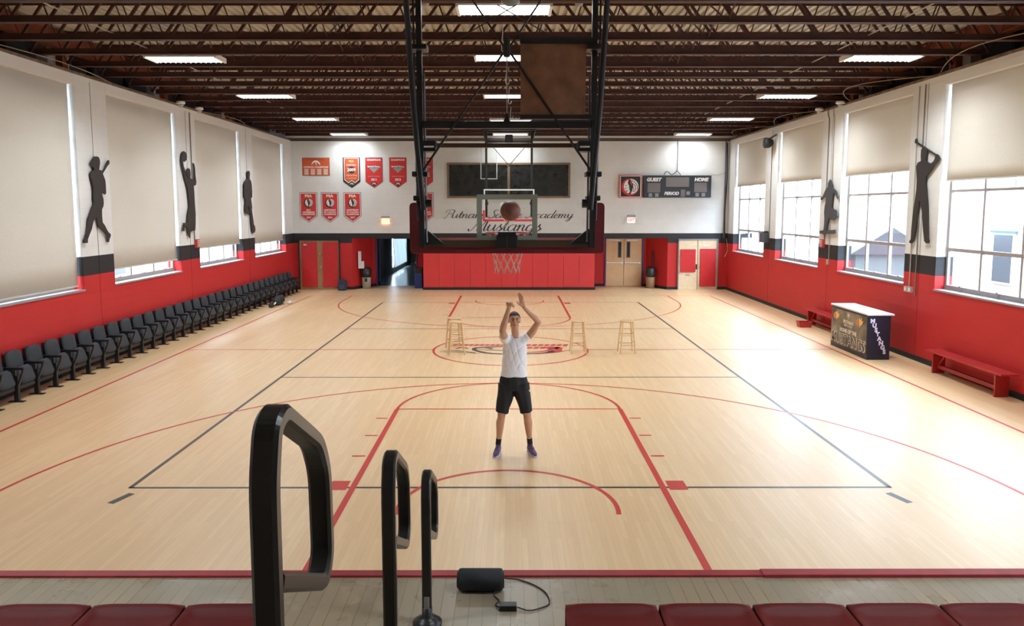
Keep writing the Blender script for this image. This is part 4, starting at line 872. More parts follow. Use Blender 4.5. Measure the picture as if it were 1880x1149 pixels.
MB().box(-.305, .305, -.011, -.006, 3.402 - 2.86, 3.452 - 2.86).box(-.305, .305, -.011, -.006, 2.99 - 2.86, 3.04 - 2.86).box(-.305, -.252, -.011, -.006, 3.04 - 2.86, 3.402 - 2.86).box(.252, .305, -.011, -.006, 3.04 - 2.86, 3.402 - 2.86).build('shooter_square', RECTM, gp)
FRM = mat('brown_grey_frame', (.085, .055, .035), .4, .4)
MB().box(-.69, .69, -.05, .02, 3.915 - 2.86, 3.955 - 2.86).build('top_frame', FRM, bs); MB().box(-.84, .84, -.09, .0, 2.925 - 2.86, 3.0 - 2.86).build('bottom_frame', FRM, bs)
for s in (-1, 1): MB().box(s * .85, s * .90, -.05, .02, 2.95 - 2.86, 3.95 - 2.86).build('side_frame', BLK, bs)
MAR = mat('maroon_pad', (.14, .008, .012), .45)
out = fillet([at(-.975, 0, 3.37), at(-.975, 0, 2.862), at(.975, 0, 2.862), at(.975, 0, 3.37), at(.875, 0, 3.37), at(.875, 0, 2.955), at(-.875, 0, 2.955), at(-.875, 0, 3.37)], .045, 5, True)
MB().prism([(p.x, p.z) for p in out], 'Y', -.055, .05).build('safety_pad', MAR, bs, bevel=.012)
MB().box(-.83, .83, .01, .045, 2.985 - 2.86, 3.01 - 2.86).build('pad_top_edge', mat('bright_pad_edge', (.55, .04, .04), .4), bs)
mt = MB().box(-.105, .105, -.20, .0, 2.915 - 2.86, 3.055 - 2.86, .012).box(-.09, .09, -.22, .0, 3.05 - 2.86, 3.085 - 2.86, .01).build('rim_mount', BLK, bs)
MB().box(-.005, .005, -.205, -.195, 2.93 - 2.86, 3.05 - 2.86).build('mount_seam', FRM, mt)
RIM = mat('orange_red_rim', (.55, .05, .02), .4)
rm = MB().tube([at(.229 * math.cos(a), 8.06 + .229 * math.sin(a), 3.05) for a in [2 * math.pi * i / 40 for i in range(41)]], .009, 8, caps=False).obox(at(-.08, 7.62, 3.04), at(-.12, 7.88, 3.045), .02, .02).obox(at(.08, 7.62, 3.04), at(.12, 7.88, 3.045), .02, .02).box(-.09, .09, .01, .03, 2.93 - 2.86, 3.06 - 2.86).build('rim', RIM, bs, True)
NETM = mat('net_cord', (.66, .58, .48), .8)
def net(parent, c, k=1.0, top=.225, bot=.135, n=12, rows=5, L=.42, r=.0035):
    mb = MB(); rad = [top - (top - bot) * min(1, (i / rows) * 1.25) ** .8 for i in range(rows + 1)]
    for j in range(n):
        for dr in (-1, 1):
            pts = []
            for i in range(rows + 1):
                a = 2 * math.pi * (j + dr * i * .5) / n; pts.append((c[0] + rad[i] * math.cos(a), c[1] + rad[i] * math.sin(a), c[2] - L * i / rows + .008 * math.sin(j * 2.3 + i)))
            mb.tube(pts, r, 4)
    return mb.build('net', NETM, parent)
net(bs, at(0, 8.06, 3.045))
MB().box(.13, .755, -.26, -.245, 4.18 - 2.86, 4.905 - 2.86).build('plywood_sheet', mat('brown_plywood', (.26, .11, .055), .55, noise_amt=.25, noise_scale=7), bs)
MB().box(.125, .835, -.28, -.225, 4.87 - 2.86, 4.925 - 2.86).box(.755, .835, -.28, -.225, 4.82 - 2.86, 4.87 - 2.86).build('sheet_bar', BLK, bs); MB().box(.125, .835, -.28, -.225, 4.165 - 2.86, 4.205 - 2.86).build('sheet_bar', BLK, bs)
# ---------------------------------------------------------------- ball in flight
ball = thing('basketball', 'brown-red basketball in the air above the near rim, seen through the backboard', 'ball', (.0, 8.95, 3.284))
BM, nt, b, N, L = new_mat('worn_basketball'); tc = N.new('ShaderNodeTexCoord')
nf = noise_n(nt, tc.outputs['Object'], 9, 6, .6); c_ = mixc(nt, ramp_n(nt, nf, .40, .60), (.16, .040, .025), (.30, .085, .055)); L.new(c_, b.inputs['Base Color']); b.inputs['Roughness'].default_value = .5
bm = bmesh.new(); bmesh.ops.create_uvsphere(bm, u_segments=40, v_segments=24, radius=.12); me = bpy.data.meshes.new('ball_skin'); bm.to_mesh(me); bm.free()
for p in me.polygons: p.use_smooth = True
me.materials.append(BM); o = bpy.data.objects.new('ball_skin', me); COL.objects.link(o); o.parent = ball
sm = MB()
def ring(fn): sm.tube([fn(2 * math.pi * i / 36) for i in range(37)], .0025, 5, caps=False)
ring(lambda a: (.1195 * math.cos(a), .1195 * math.sin(a) * .5, .1195 * math.sin(a) * .866)); ring(lambda a: (.1195 * math.cos(a), -.1195 * math.sin(a) * .8, .1195 * math.sin(a) * .6))
ring(lambda a: (.0, .1195 * math.cos(a), .1195 * math.sin(a)))
sm.build('seams', BLKM, ball)
# ---------------------------------------------------------------- far backstop
fb = thing('far_basket', 'far basket with glass board and white frame hung in front of the far wall', 'backstop', (-.05, 27.3, 2.9))
PALE = mat('pale_frame', (.62, .63, .60), .4)
MB().box(-.915, .915, -.02, .02, 1.06, 1.11).box(-.915, -.865, -.02, .02, 0, 1.06).box(.865, .915, -.02, .02, 0, 1.06).box(-.915, .915, -.02, .02, 0, .05).build('board_frame', PALE, fb)
MB().box(-.87, .87, -.004, .004, .05, 1.06).build('glass_panel', _m['backboard_glass'], fb)
MB().box(-.93, .93, -.05, .03, -.05, .03, .01).box(-.945, -.87, -.05, .03, -.03, .36, .01).box(.87, .945, -.05, .03, -.03, .36, .01).build('red_pad', REDV, fb)
for s in (-1, 1):
    MB().box(s * .82 - .04, s * .82 + .04, .06, .12, .1, 4.02).build('mast', BLK, fb)
    MB().box(s * .82 - .07, s * .82 + .07, .04, .14, .55, .65).build('clamp', BLK, fb)
    MB().tube([(s * .82, .09, 2.9), (-s * .35, .09, 1.55)], .012, 6).build('cross_rod', BLK, fb)
    MB().obox((s * .82, .0, 2.78), (s * .95, -.1, 3.35), .06, .06).build('hanger_arm', BLK, fb)
MB().box(-.86, .86, .04, .12, 2.76, 2.84).build('cross_tube', BLK, fb); MB().box(-.95, .95, -.14, -.06, 3.18, 3.25).build('cross_tube', BLK, fb); MB().box(-.14, .14, -.06, .12, 2.80, 3.05, .02).build('winch', BLKM, fb)
MB().box(-.305, .305, -.012, -.006, .58, .62).box(-.305, .305, -.012, -.006, .16, .2).box(-.305, -.265, -.012, -.006, .2, .58).box(.265, .305, -.012, -.006, .2, .58).build('shooter_square', PALE, fb)
MB().tube([(.229 * math.cos(a), -.40 + .229 * math.sin(a), .15) for a in [2 * math.pi * i / 24 for i in range(25)]], .011, 6, caps=False).box(-.06, .06, -.18, -.02, .08, .16).build('rim', RIM, fb)
net(fb, (0, -.40, .145), n=10, rows=4, L=.40, r=.005)
# ---------------------------------------------------------------- sprinkler pipe stubs and pole near the centre of the roof
for x, lb in ((-1.22, 'grey rounded heater stub under the deck, left of the top centre light'), (.98, 'grey rounded heater stub under the deck, right of the top centre light')):
    t = thing('ceiling_stub', lb, 'fitting', (x, 11.1, 6.2)); MB().lathe([(.07, .5), (.07, .05), (.05, 0), (0, -.01)], n=16).build('stub_body', mat('stub_grey', (.30, .28, .26), .5), t, True)
tag(MB().lathe([(.03, .3), (.05, .05), (.13, .03), (.13, -.01), (.06, -.05), (0, -.06)], (0.0, 10.75, 6.16), 18).build('ceiling_sensor', mat('sensor_dark', (.14, .15, .15), .4), smooth=True), 'dark round ceiling fitting in front of the top centre light', 'fitting')
for k, (y, z) in enumerate(((13.3, 6.05), (16.4, 6.0), (19.0, 5.95), (22.0, 5.95))):
    t = thing('hanging_hook', 'pale %s hook and wire dangling near the roof centre' % ['nearest', 'second', 'third', 'farthest'][k], 'hook', (-.15 + .05 * k, y, z), 0, 'wires dangling along the roof centre')
    MB().tube(catmull([(0, 0, 6.92 - z), (.02, 0, .35), (0, 0, 0), (.05, 0, -.05), (.08, 0, .02)]), .008, 5).build('hook_wire', mat('pale_wire', (.55, .52, .46), .5), t)
# ---------------------------------------------------------------- row of folding seats along the left wall
SEATF = mat('charcoal_fabric', (.036, .040, .046), .85, noise_amt=.3, noise_scale=60, bump=.3, bump_scale=200)
SEATP = mat('black_plastic', (.012, .013, .015), .42)
ARM = mat('dark_grey_arm', (.032, .033, .037), .35)
def pad(name, m, parent, c, w, h, t, tilt, crown=.35):
    """cushion: rounded slab, w along Y, h along its slope, t thick, leaning back by tilt (rad)"""
    bm = bmesh.new(); bmesh.ops.create_grid(bm, x_segments=8, y_segments=8, size=.5)
    vs = [];
    top = [(v.co.x, v.co.y) for v in bm.verts]; bm.free()
    mb = MB(); n = 9; V = []; F = []
    for side in (1, -1):
        for i in range(n):
            for j in range(n):
                a = -1 + 2 * i / (n - 1); b = -1 + 2 * j / (n - 1)
                k = (1 - abs(a) ** 6) * (1 - abs(b) ** 6)
                sx = 1 - .10 * max(0, b) ** 3; rr_ = 1 - .06 * (abs(a) ** 4) * (abs(b) ** 4) * 3
                y = a * w / 2 * sx * rr_; u = b * h / 2 * rr_; d = side * t / 2 * (.35 + .65 * k) + .02 * crown * (b * b)
                V.append((c[0] + d * math.cos(tilt) - u * math.sin(tilt), c[1] + y, c[2] + u * math.cos(tilt) + d * math.sin(tilt)))
    o2 = n * n
    for i in range(n - 1):
        for j in range(n - 1):
            a = i * n + j; F.append((a, a + n, a + n + 1, a + 1)); F.append((o2 + a, o2 + a + 1, o2 + a + n + 1, o2 + a + n))
    ed = [i * n for i in range(n)] + [(n - 1) * n + j for j in range(1, n)] + [i * n + n - 1 for i in range(n - 2, -1, -1)] + [j for j in range(n - 2, 0, -1)]
    for q in range(len(ed)): a, b = ed[q], ed[(q + 1) % len(ed)]; F.append((a, b, o2 + b, o2 + a))
    mb.add(V, F); return mb.build(name, m, parent, True)
def standard(t, y):
    MB().box(-.045, .035, y - .025, y + .025, 0, .46, .008).build('leg', SEATP, t)
    MB().box(-.14, .12, y - .045, y + .045, 0, .014, .004).build('foot_plate', SEATP, t)
    mb = MB()
    pts = fillet([(-.20, y, .56), (.13, y, .575), (.11, y, .50), (.03, y, .30), (.0, y, .24)], .05, 4)
    for a, b in zip(pts[:-1], pts[1:]): mb.obox(a, b, .032, .03, (0, 1, 0))
    mb.box(-.19, .0, y - .018, y + .018, .26, .56, .01)
    mb.build('arm_frame', ARM, t)
    MB().box(-.22, .15, y - .03, y + .03, .575, .60, .012).build('armrest', SEATP, t)
def make_seat(last=False):
    t = thing('folding_seat', '', 'seat', (0, 0, 0), 0, 'folding arena seats along the left wall')
    pad('backrest', SEATF, t, (-.20, .272, .66), .43, .38, .07, .16)
    MB().box(-.275, -.235, .06, .485, .40, .82, .012).build('back_shell', SEATP, t)
    pad('seat_cushion', SEATF, t, (-.02, .272, .43), .43, .31, .08, .34)
    MB().prism([(-.04, .26), (.0, .27), (-.10, .57), (-.13, .56)], 'Y', .065, .48).build('seat_shell', SEATP, t)
    MB().box(-.10, .0, .03, .50, .20, .265, .01).build('beam', SEATP, t)
    standard(t, 0)
    if last: standard(t, .545)
    return t
NS = 34; Y0 = 11.055
s0 = make_seat()
for i in range(NS):
    k = NS - i; o = s0 if i == 0 else dup(s0)
    if i == NS - 1:
        for ch in list(o.children): bpy.data.objects.remove(ch)
        bpy.data.objects.remove(o); o = make_seat(True)
    o.location = (-8.49, Y0 + .5497 * i, 0); o['label'] = 'charcoal folding arena seat, %s counted from the far corner' % ORD[k]
# heap of bags on the floor
bg_ = thing('gym_bag', 'black gym bag lying on the floor in front of the far folding seats', 'bag', (-8.03, 25.9, 0))
MB().tube([(0, -.35, .13), (0, -.15, .17), (0, .2, .17), (0, .35, .13)], [.10, .15, .15, .10], 12, round_caps=True).build('bag_body', BLKM, bg_, True)
MB().tube(catmull([(-.05, -.15, .3), (-.02, 0, .38), (.02, .15, .3)]), .014, 6).build('bag_handle', BLK, bg_)
sh_ = thing('sneaker_pile', 'white and grey shoe beside the black gym bag', 'shoe', (-7.72, 26.1, 0))
MB().tube([(0, -.12, .05), (0, .0, .06), (0, .12, .045)], [.04, .05, .035], 10, round_caps=True).build('shoe_upper', WHT, sh_, True)
MB().box(-.045, .045, -.15, .15, 0, .02, .008).build('sole', GREY, sh_)
b2_ = thing('drawstring_bag', 'small crumpled black and white bag left of the gym bag', 'bag', (-8.05, 25.15, 0))
MB().tube([(0, -.13, .07), (.02, 0, .11), (0, .14, .07)], [.06, .10, .06], 9, round_caps=True).build('bag_body', BLKM, b2_, True); MB().tube(catmull([(.1, -.05, .1), (.13, .02, .16), (.1, .1, .12)]), .02, 6).build('white_strap', WHT, b2_)
# ---------------------------------------------------------------- benches
REDB = mat('red_bench_paint', (.42, .022, .022), .42, noise_amt=.12)
def bench(y0, y1, label):
    t = thing('bench', label, 'bench', (8.66, (y0 + y1) / 2, 0)); h = (y1 - y0) / 2
    MB().box(-.16, .16, -h, h, .415, .45, .006).build('seat_board', REDB, t)
    for s in (-1, 1):
        y = s * (h - .22); MB().box(-.12, .13, y - .02, y + .02, 0, .415, .004).build('leg', REDB, t)
        MB().obox((0, y - s * .04, .17), (0, y - s * .25, .40), .04, .03).build('brace', REDB, t)
    MB().box(-.02, .02, -h + .24, h - .24, .10, .17).build('stretcher', REDB, t)
    return t
bench(12.78, 15.18, 'low red wooden bench along the right wall under the nearest window')
bench(19.55, 21.6, 'low red wooden bench behind the score table against the right wall')
tr = thing('tray', 'small red plastic tray on the floor beside the farther bench', 'tray', (8.28, 20.95, 0))
MB().prism([(-.15, .0), (.15, 0), (.19, .16), (.17, .16), (.14, .02), (-.14, .02), (-.17, .16), (-.19, .16)], 'Y', -.13, .13).box(-.15, .15, -.15, -.13, 0, .15).box(-.15, .15, .13, .15, 0, .15).build('tray_body', mat('red_plastic', (.45, .03, .03), .35), tr)
# ---------------------------------------------------------------- score table
tb = thing('score_table', 'black padded score table lettered MUSTANGS with pale top by the right wall', 'score table', (8.08, 17.2, 0))
MB().box(-.25, .25, -.93, .93, 0, .985, .008).build('cabinet', mat('navy_black_vinyl', (.012, .014, .03), .4), tb)
M_F, nt, b, N, L = new_mat('printed_front'); g = N.new('ShaderNodeTexCoord'); nf = noise_n(nt, g.outputs['Object'], 2.4, 5)
L.new(mixc(nt, ramp_n(nt, nf, .40, .66), (.055, .04, .03), (.30, .235, .165)), b.inputs['Base Color']); b.inputs['Roughness'].default_value = .4
MB().box(-.258, -.25, -.90, .90, .10, .94).build('printed_front', M_F, tb)
MB().box(-.27, .31, -.96, .96, .985, 1.02, .006).build('table_top', mat('pale_table_top', (.74, .70, .70), .35), tb)
GOLD = mat('print_cream', (.70, .62, .50), .5); DKP = mat('print_dark', (.03, .02, .02), .5)
RT = (90, 0, -90)
text('print_lettering', 'MUSTANGS', GOLD, (-.262, 0, .25), .345, tb, RT, bold=.012, sx=.98); text('print_lettering', 'MUSTANGS', DKP, (-.265, 0, .255), .33, tb, RT, bold=-.002, sx=1.0)
text('print_lettering', 'HOME OF THE', GOLD, (-.262, 0, .47), .125, tb, RT, bold=.005, sx=1.05); text('print_lettering', 'PUTNAM', GOLD, (-.262, 0, .68), .115, tb, RT, bold=.003, sx=1.1)
text('print_lettering', 'SCIENCE ACADEMY', GOLD, (-.262, 0, .60), .05, tb, RT); text('print_lettering', 'P', GOLD, (-.262, -.02, .82), .18, tb, RT, bold=.002)
text('print_lettering', 'S', GOLD, (-.263, .04, .86), .13, tb, RT)
FL = mat('print_flame', (.85, .52, .16), .5); BLp = mat('print_ball', (.62, .17, .06), .5)
for yy in (.70, -.50):
    MB().prism(circle(yy + .02, .76, .075, 20), 'X', -.266, -.262).build('printed_ball', BLp, tb)
    MB().prism([(yy + .0, .82), (yy - .06, .88), (yy - .08, .82), (yy - .16, .90), (yy - .15, .80), (yy - .24, .84), (yy - .17, .73), (yy - .12, .72), (yy - .06, .66), (yy - .05, .74)], 'X', -.265, -.262).build('printed_flame', FL, tb)
LV = mat('lavender_letters', (.72, .68, .85), .5)
for i, ch in enumerate('MUSTANGS'): text('side_lettering', ch, LV, (-.15 + .040 * i, -.935, .86 - .098 * i), .125, tb, bold=.006, sx=1.05)
# ---------------------------------------------------------------- bar stools
def stool(x, y, rz, label):
    t = thing('bar_stool', label, 'stool', (x, y, 0), rz, 'pale wooden stools around the centre circle'); h = .755
    MB().lathe([(.02, h - .034), (.155, h - .034), (.168, h - .02), (.165, h - .004), (.12, h), (.02, h - .004)], n=28).build('seat', WOODP, t, True)
    L_ = [(sx * .115, sy * .115) for sx, sy in ((1, 1), (-1, 1), (-1, -1), (1, -1))]; B_ = [(a * 1.50, b * 1.50) for a, b in L_]
    for (a, b), (c, d) in zip(L_, B_): MB().tube([(a, b, h - .03), (c, d, 0)], [.019, .016], 10).build('leg', WOODP, t)
    def on(i, z): f = 1 - z / h; return Vector((L_[i][0] + (B_[i][0] - L_[i][0]) * f, L_[i][1] + (B_[i][1] - L_[i][1]) * f, z))
    for i in range(4):
        for z in ((.25, .47) if i % 2 else (.20, .42)): MB().tube([on(i, z), on((i + 1) % 4, z)], .011, 8).build('rung', WOODP, t)
    return t
stool(-1.23, 17.0, .1, 'pale wooden bar stool nearest the painted emblem on the left, in front of another')
stool(-1.33, 17.62, .3, 'pale wooden bar stool partly hidden behind the other left stool')
stool(1.56, 17.12, .04, 'pale wooden bar stool just right of the centre circle')
stool(2.68, 17.12, .05, 'pale wooden bar stool standing farthest to the right')
# ---------------------------------------------------------------- bleacher seats and rails in the foreground
MARS = mat('maroon_seat_plastic', (.13, .013, .012), .5, spec=.2, noise_amt=.12, noise_scale=3, bump=.15, bump_scale=250)
def bleacher_seat(x0, label, grp):
    t = thing('bleacher_seat', label, 'bleacher seat', (x0 + .2315, 3.38, .93), 0, grp)
    V = []; F = []; nx, ny = 16, 20; W_ = .2235
    for i in range(nx + 1):
        for j in range(ny + 1):
            a = -1 + 2 * i / nx; b = j / ny; x = a * W_; y = -.245 + .43 * b
            dish = -.030 * (1 - abs(a) ** 8) * math.sin(min(1, b * 1.12) * math.pi) ** .6 + .022 * (1 - abs(a) ** 6) * math.exp(-((b - .90) / .07) ** 2)
            lip = -.05 * max(0, (b - .94) / .06) ** 2
            back = .045 * max(0, (.30 - b) / .30) ** 1.6
            edge = .004 * math.exp(-((1 - abs(a)) / .05) ** 2)
            V.append((x, y, .425 + dish + lip + back + edge))
    for i in range(nx):
        for j in range(ny): a = i * (ny + 1) + j; F.append((a, a + ny + 1, a + ny + 2, a + 1))
    mb = MB().add(V, F); o = mb.build('seat_shell', MARS, t, True); so = o.modifiers.new('thickness', 'SOLIDIFY'); so.thickness = .012
    MB().box(-W_, W_, .17, .185, .26, .385, .005).build('front_skirt', MARS, t)
    MB().box(-.03, .03, -.18, .15, .0, .375).build('support', BLKM, t)
    return t
for i in range(7): bleacher_seat(.264 + i * .4645, 'maroon plastic bleacher seat on the right, %s from the aisle' % ORD[i + 1], 'right row of maroon bleacher seats')
for i in range(4): bleacher_seat(-1.137 - .4645 * (i + 1), 'maroon plastic bleacher seat on the left, %s from the aisle' % ORD[i + 1], 'left row of maroon bleacher seats')
stp = struct(MB().box(-9.1, 9.1, 2.3, 3.15, .93, 1.2).box(-9.1, 9.1, 1.2, 2.3, .93, 1.6).box(-9.1, 9.1, -2.4, 1.2, .93, 1.72).build('floor_bleacher_steps', M_STAGE), 'stepped bleacher decks under the camera')
def handrail(y, zt, zb, label):
    t = thing('handrail', label, 'handrail', (-.48, y, zb), 0, 'black looped aisle handrails'); H = zt - zb
    path = fillet([(0, 0, 0), (0, .0, H - .14), (0, .03, H - .035), (0, .085, H - .018), (0, .355, H - .165), (0, .415, H - .26), (0, .425, H - .48), (0, .37, H - .53), (0, .02, H - .35)], .045, 6)
    bm = MB(); w2, t2 = .027, .020; rings = []; c4 = .008
    prof = [(-w2 + c4, -t2), (w2 - c4, -t2), (w2, -t2 + c4), (w2, t2 - c4), (w2 - c4, t2), (-w2 + c4, t2), (-w2, t2 - c4), (-w2, -t2 + c4)]
    n = len(prof)
    for i, p in enumerate(path):
        d = (path[min(i + 1, len(path) - 1)] - path[max(i - 1, 0)]).normalized(); nn = Vector((0, -d.z, d.y))
        bm.v += [tuple(p + Vector((a, 0, 0)) + nn * b) for a, b in prof]
    for i in range(len(path) - 1):
        for j in range(n): a = i * n + j; b2 = i * n + (j + 1) % n; bm.f.append((a, b2, b2 + n, a + n))
    bm.f.append(tuple(range(n))[::-1]); bm.f.append(tuple((len(path) - 1) * n + j for j in range(n)))
    o = bm.build('rail_loop', mat('gloss_black_rail', (.010, .010, .011), .30, spec=.6), t)
    MB().lathe([(.085, 0), (.085, .012), (.055, .035), (.03, .05), (.03, .10)], n=24).build('floor_flange', BLK, t, True)
    MB().lathe([(.026, .10), (.026, .17), (.020, .17)], n=16).build('post_collar', GREY, t)
handrail(1.42, 2.915, 1.72, 'large black looped handrail nearest the camera, left of centre')
handrail(2.86, 2.345, 1.2, 'black looped handrail, middle of the three')
handrail(4.12, 1.815, .93, 'slim black looped handrail farthest from the camera, by the speaker')
# ---------------------------------------------------------------- portable speaker with charger
sp = thing('portable_speaker', 'black cylindrical portable speaker standing on the worn platform boards', 'speaker', (-.187, 4.50, .93))
SPM = mat('dark_blue_mesh', (.010, .013, .018), .55, bump=.4, bump_scale=400)
V = MB(); n = 24; prof = [(.052, -.140), (.064, -.134), (.067, -.12), (.067, .12), (.064, .134), (.052, .140)]
V.lathe(prof, (0, 0, .070), 24, 'X'); V.build('speaker_body', SPM, sp, True)
for s in (-1, 1): MB().lathe([(.054, 0), (.050, s * .008), (.03, s * .004), (.0, s * .004)], (s * .139, 0, .070), 24, 'X').build('bass_cap', BLK, sp, True)
MB().box(-.09, .09, -.03, .03, 0, .012, .003).build('foot', BLKM, sp)
ad = thing('power_adapter', 'small black power adapter on the boards in front of the speaker', 'adapter', (-.015, 4.27, .93))
MB().box(-.052, .052, -.028, .028, 0, .035, .006).build('adapter_body', BLK, ad)
cp = catmull([(.042, 4.27, .943), (.11, 4.24, .94), (.19, 4.28, .936), (.235, 4.33, .936), (.22, 4.45, .936), (.15, 4.55, .936), (.05, 4.62, .936), (-.03, 4.61, .95), (-.06, 4.58, .99)], 8)
tag(MB().tube(cp, .0045, 6).build('charging_cable', BLKM), 'thin black power cord looping from adapter to the portable speaker', 'cable')
tag(MB().tube(catmull([(-.065, 4.27, .943), (-.09, 4.31, .936), (-.07, 4.36, .936), (-.10, 4.42, .936), (-.09, 4.46, .95)], 6), .004, 6).build('charging_cable', BLKM), 'short tangled black cord between the adapter and the speaker', 'cable')
# ---------------------------------------------------------------- the player
SKIN = mat('tanned_skin', (.56, .30, .18), .5, sss=.08, noise_amt=.08, noise_scale=14)
HAIR = mat('brown_hair', (.045, .025, .014), .7, bump=.4, bump_scale=120)
TEE = mat('white_tshirt_cotton', (.86, .85, .87), .9)
SHORTS = mat('black_shorts', (.010, .010, .012), .8)
PO = Vector((.05, 9.87, 0))
person = thing('person', 'player in white t-shirt and black shorts, arms raised after a shot, looking up', 'person', PO)
def bake(mb, name, m, parent, voxel=.006, it=4, fn=None, off=PO):
    me = bpy.data.meshes.new('tmp'); me.from_pydata([tuple(Vector(v) - off) for v in mb.v], [], mb.f)
    bm = bmesh.new(); bm.from_mesh(me); bmesh.ops.recalc_face_normals(bm, faces=bm.faces[:]); bm.to_mesh(me); bm.free()
    o = bpy.data.objects.new('tmp', me); COL.objects.link(o)
    r = o.modifiers.new('r', 'REMESH'); r.mode = 'VOXEL'; r.voxel_size = voxel
    if it: s = o.modifiers.new('s', 'SMOOTH'); s.iterations = it; s.factor = .5
    dg = bpy.context.evaluated_depsgraph_get(); dg.update(); m2 = bpy.data.meshes.new_from_object(o.evaluated_get(dg)); bpy.data.objects.remove(o)
    m2.name = name; m2.materials.clear(); m2.materials.append(m)
    if fn:
        for v in m2.vertices:
            q = fn(v.co + off, v.normal)
            v.co = q - off
    for p in m2.polygons: p.use_smooth = True
    o = bpy.data.objects.new(name, m2); COL.objects.link(o); o.parent = parent; return o
def ell(mb, c, r, rot=None, n=20):
    vs = []; fs = []; c = Vector(c); mb_o = len(mb.v); seg = n; rg = n // 2
    for i in range(1, rg):
        t = math.pi * i / rg
        for j in range(seg):
            a = 2 * math.pi * j / seg; q = Vector((r[0] * math.sin(t) * math.cos(a), r[1] * math.sin(t) * math.sin(a), r[2] * math.cos(t)))
            if rot: q = rot @ q
            vs.append(c + q)
    tp = Vector((0, 0, r[2])); bt = -tp
    if rot: tp = rot @ tp; bt = rot @ bt
    vs += [c + tp, c + bt]; T = len(vs) - 2; Bm = T + 1
    for i in range(rg - 2):
        for j in range(seg): a = i * seg + j; b = i * seg + (j + 1) % seg; fs.append((a, b, b + seg, a + seg))
    for j in range(seg): fs.append((T, (j + 1) % seg, j)); k = (rg - 2) * seg; fs.append((Bm, k + j, k + (j + 1) % seg))
    return mb.add(vs, fs)
def limb(mb, pts, rad, flat=None, n=14): return mb.tube(pts, rad, n, round_caps=True, flat=flat)
body = MB()
# torso and neck (mostly under the shirt)
limb(body, [(.05, 9.89, 1.0), (.052, 9.885, 1.12), (.055, 9.88, 1.25), (.06, 9.87, 1.42), (.066, 9.87, 1.54)], [.125, .118, .118, .135, .115], flat=((0, 1, 0), .72), n=20)
limb(body, [(.068, 9.875, 1.56), (.064, 9.86, 1.66), (.056, 9.84, 1.74)], [.056, .052, .05])
# arms
SR, ER, WRR = Vector((-.075, 9.86, 1.585)), Vector((-.102, 9.585, 1.745)), Vector((-.018, 9.555, 2.055))
SL, EL, WL_ = Vector((.215, 9.87, 1.60)), Vector((.368, 9.755, 1.83)), Vector((.178, 9.655, 2.035))
def mix(a, b, t): return a * (1 - t) + b * t
limb(body, [mix(SR, Vector((.05, 9.88, 1.52)), .5), SR], [.07, .062])
limb(body, [SR, mix(SR, ER, .35), mix(SR, ER, .75), ER], [.060, .053, .046, .043])
limb(body, [ER, mix(ER, WRR, .22) + Vector((-.004, 0, 0)), mix(ER, WRR, .6), WRR], [.043, .046, .036, .026])
limb(body, [mix(SL, Vector((.07, 9.88, 1.53)), .5), SL], [.07, .060])
limb(body, [SL, mix(SL, EL, .4) + Vector((.01, 0, -.006)), mix(SL, EL, .8), EL], [.058, .052, .042, .038])
limb(body, [EL, mix(EL, WL_, .22) + Vector((.0, 0, .006)), mix(EL, WL_, .6), WL_], [.038, .041, .031, .024])
# legs
for hip, kn, an in ((Vector((-.03, 9.90, .98)), Vector((-.118, 9.845, .575)), Vector((-.166, 9.965, .13))), (Vector((.12, 9.90, .98)), Vector((.222, 9.845, .575)), Vector((.266, 9.985, .13)))):
    limb(body, [hip, mix(hip, kn, .5), kn], [.095, .078, .058])
    ca = mix(kn, an, .30) + Vector((-.006 if kn.x < 0 else .004, .022, 0))
    limb(body, [kn, mix(kn, an, .12), ca, mix(kn, an, .62), mix(kn, an, .85), an], [.056, .052, .058, .044, .034, .034])
# hands: right hand folded forward at the wrist after the release
ell(body, (-.008, 9.53, 2.095), (.042, .026, .045), Matrix.Rotation(R(38), 3, 'X'))
fr = [(-.042, .62, .0), (-.018, .74, .0), (.006, .72, .0), (.028, .60, .0)]
for fx, ln_, _z in fr:
    b0 = Vector((-.006 + fx, 9.510, 2.125)); b1 = b0 + Vector((.0, -.034, -.006)) * (ln_ / .7); b2 = b1 + Vector((.002, -.012, -.028)) * (ln_ / .7); b3 = b2 + Vector((.002, .006, -.020))
    body.tube([b0 + Vector((0, .02, -.012)), b0, b1, b2, b3], [.0105, .0105, .0098, .009, .0078], 8, round_caps=True)
body.tube([(.022, 9.54, 2.072), (.042, 9.515, 2.085), (.047, 9.485, 2.078), (.040, 9.468, 2.062)], [.013, .012, .011, .009], 8, round_caps=True)
# left hand: open palm, thumb leaving the side near its base
body.prism([], 'X', 0, 0) if False else None
limb(body, [WL_, (.168, 9.65, 2.062)], [.024, .028], flat=((0, 1, 0), .8))
limb(body, [(.158, 9.642, 2.075), (.146, 9.636, 2.118)], [.033, .036], flat=((0, 1, 0), .42), n=16)
for tip, base, mid_y, rr_ in (((.099, 9.618, 2.221), (.121, 9.635, 2.138), .0, .0092), ((.117, 9.612, 2.233), (.137, 9.634, 2.146), .0, .0095), ((.138, 9.614, 2.216), (.152, 9.634, 2.142), .0, .009), ((.158, 9.618, 2.184), (.166, 9.636, 2.128), .0, .008)):
    t_, b_ = Vector(tip), Vector(base); m1 = mix(b_, t_, .42) + Vector((.001, .006, 0)); m2 = mix(b_, t_, .75) + Vector((.001, .004, 0))
    body.tube([b_ + (b_ - t_) * .25, b_, m1, m2, t_], [rr_ * 1.1, rr_ * 1.1, rr_, rr_ * .93, rr_ * .8], 8, round_caps=True)
body.tube([(.140, 9.632, 2.068), (.118, 9.622, 2.082), (.100, 9.612, 2.098), (.087, 9.605, 2.118)], [.016, .0125, .011, .009], 8, round_caps=True)
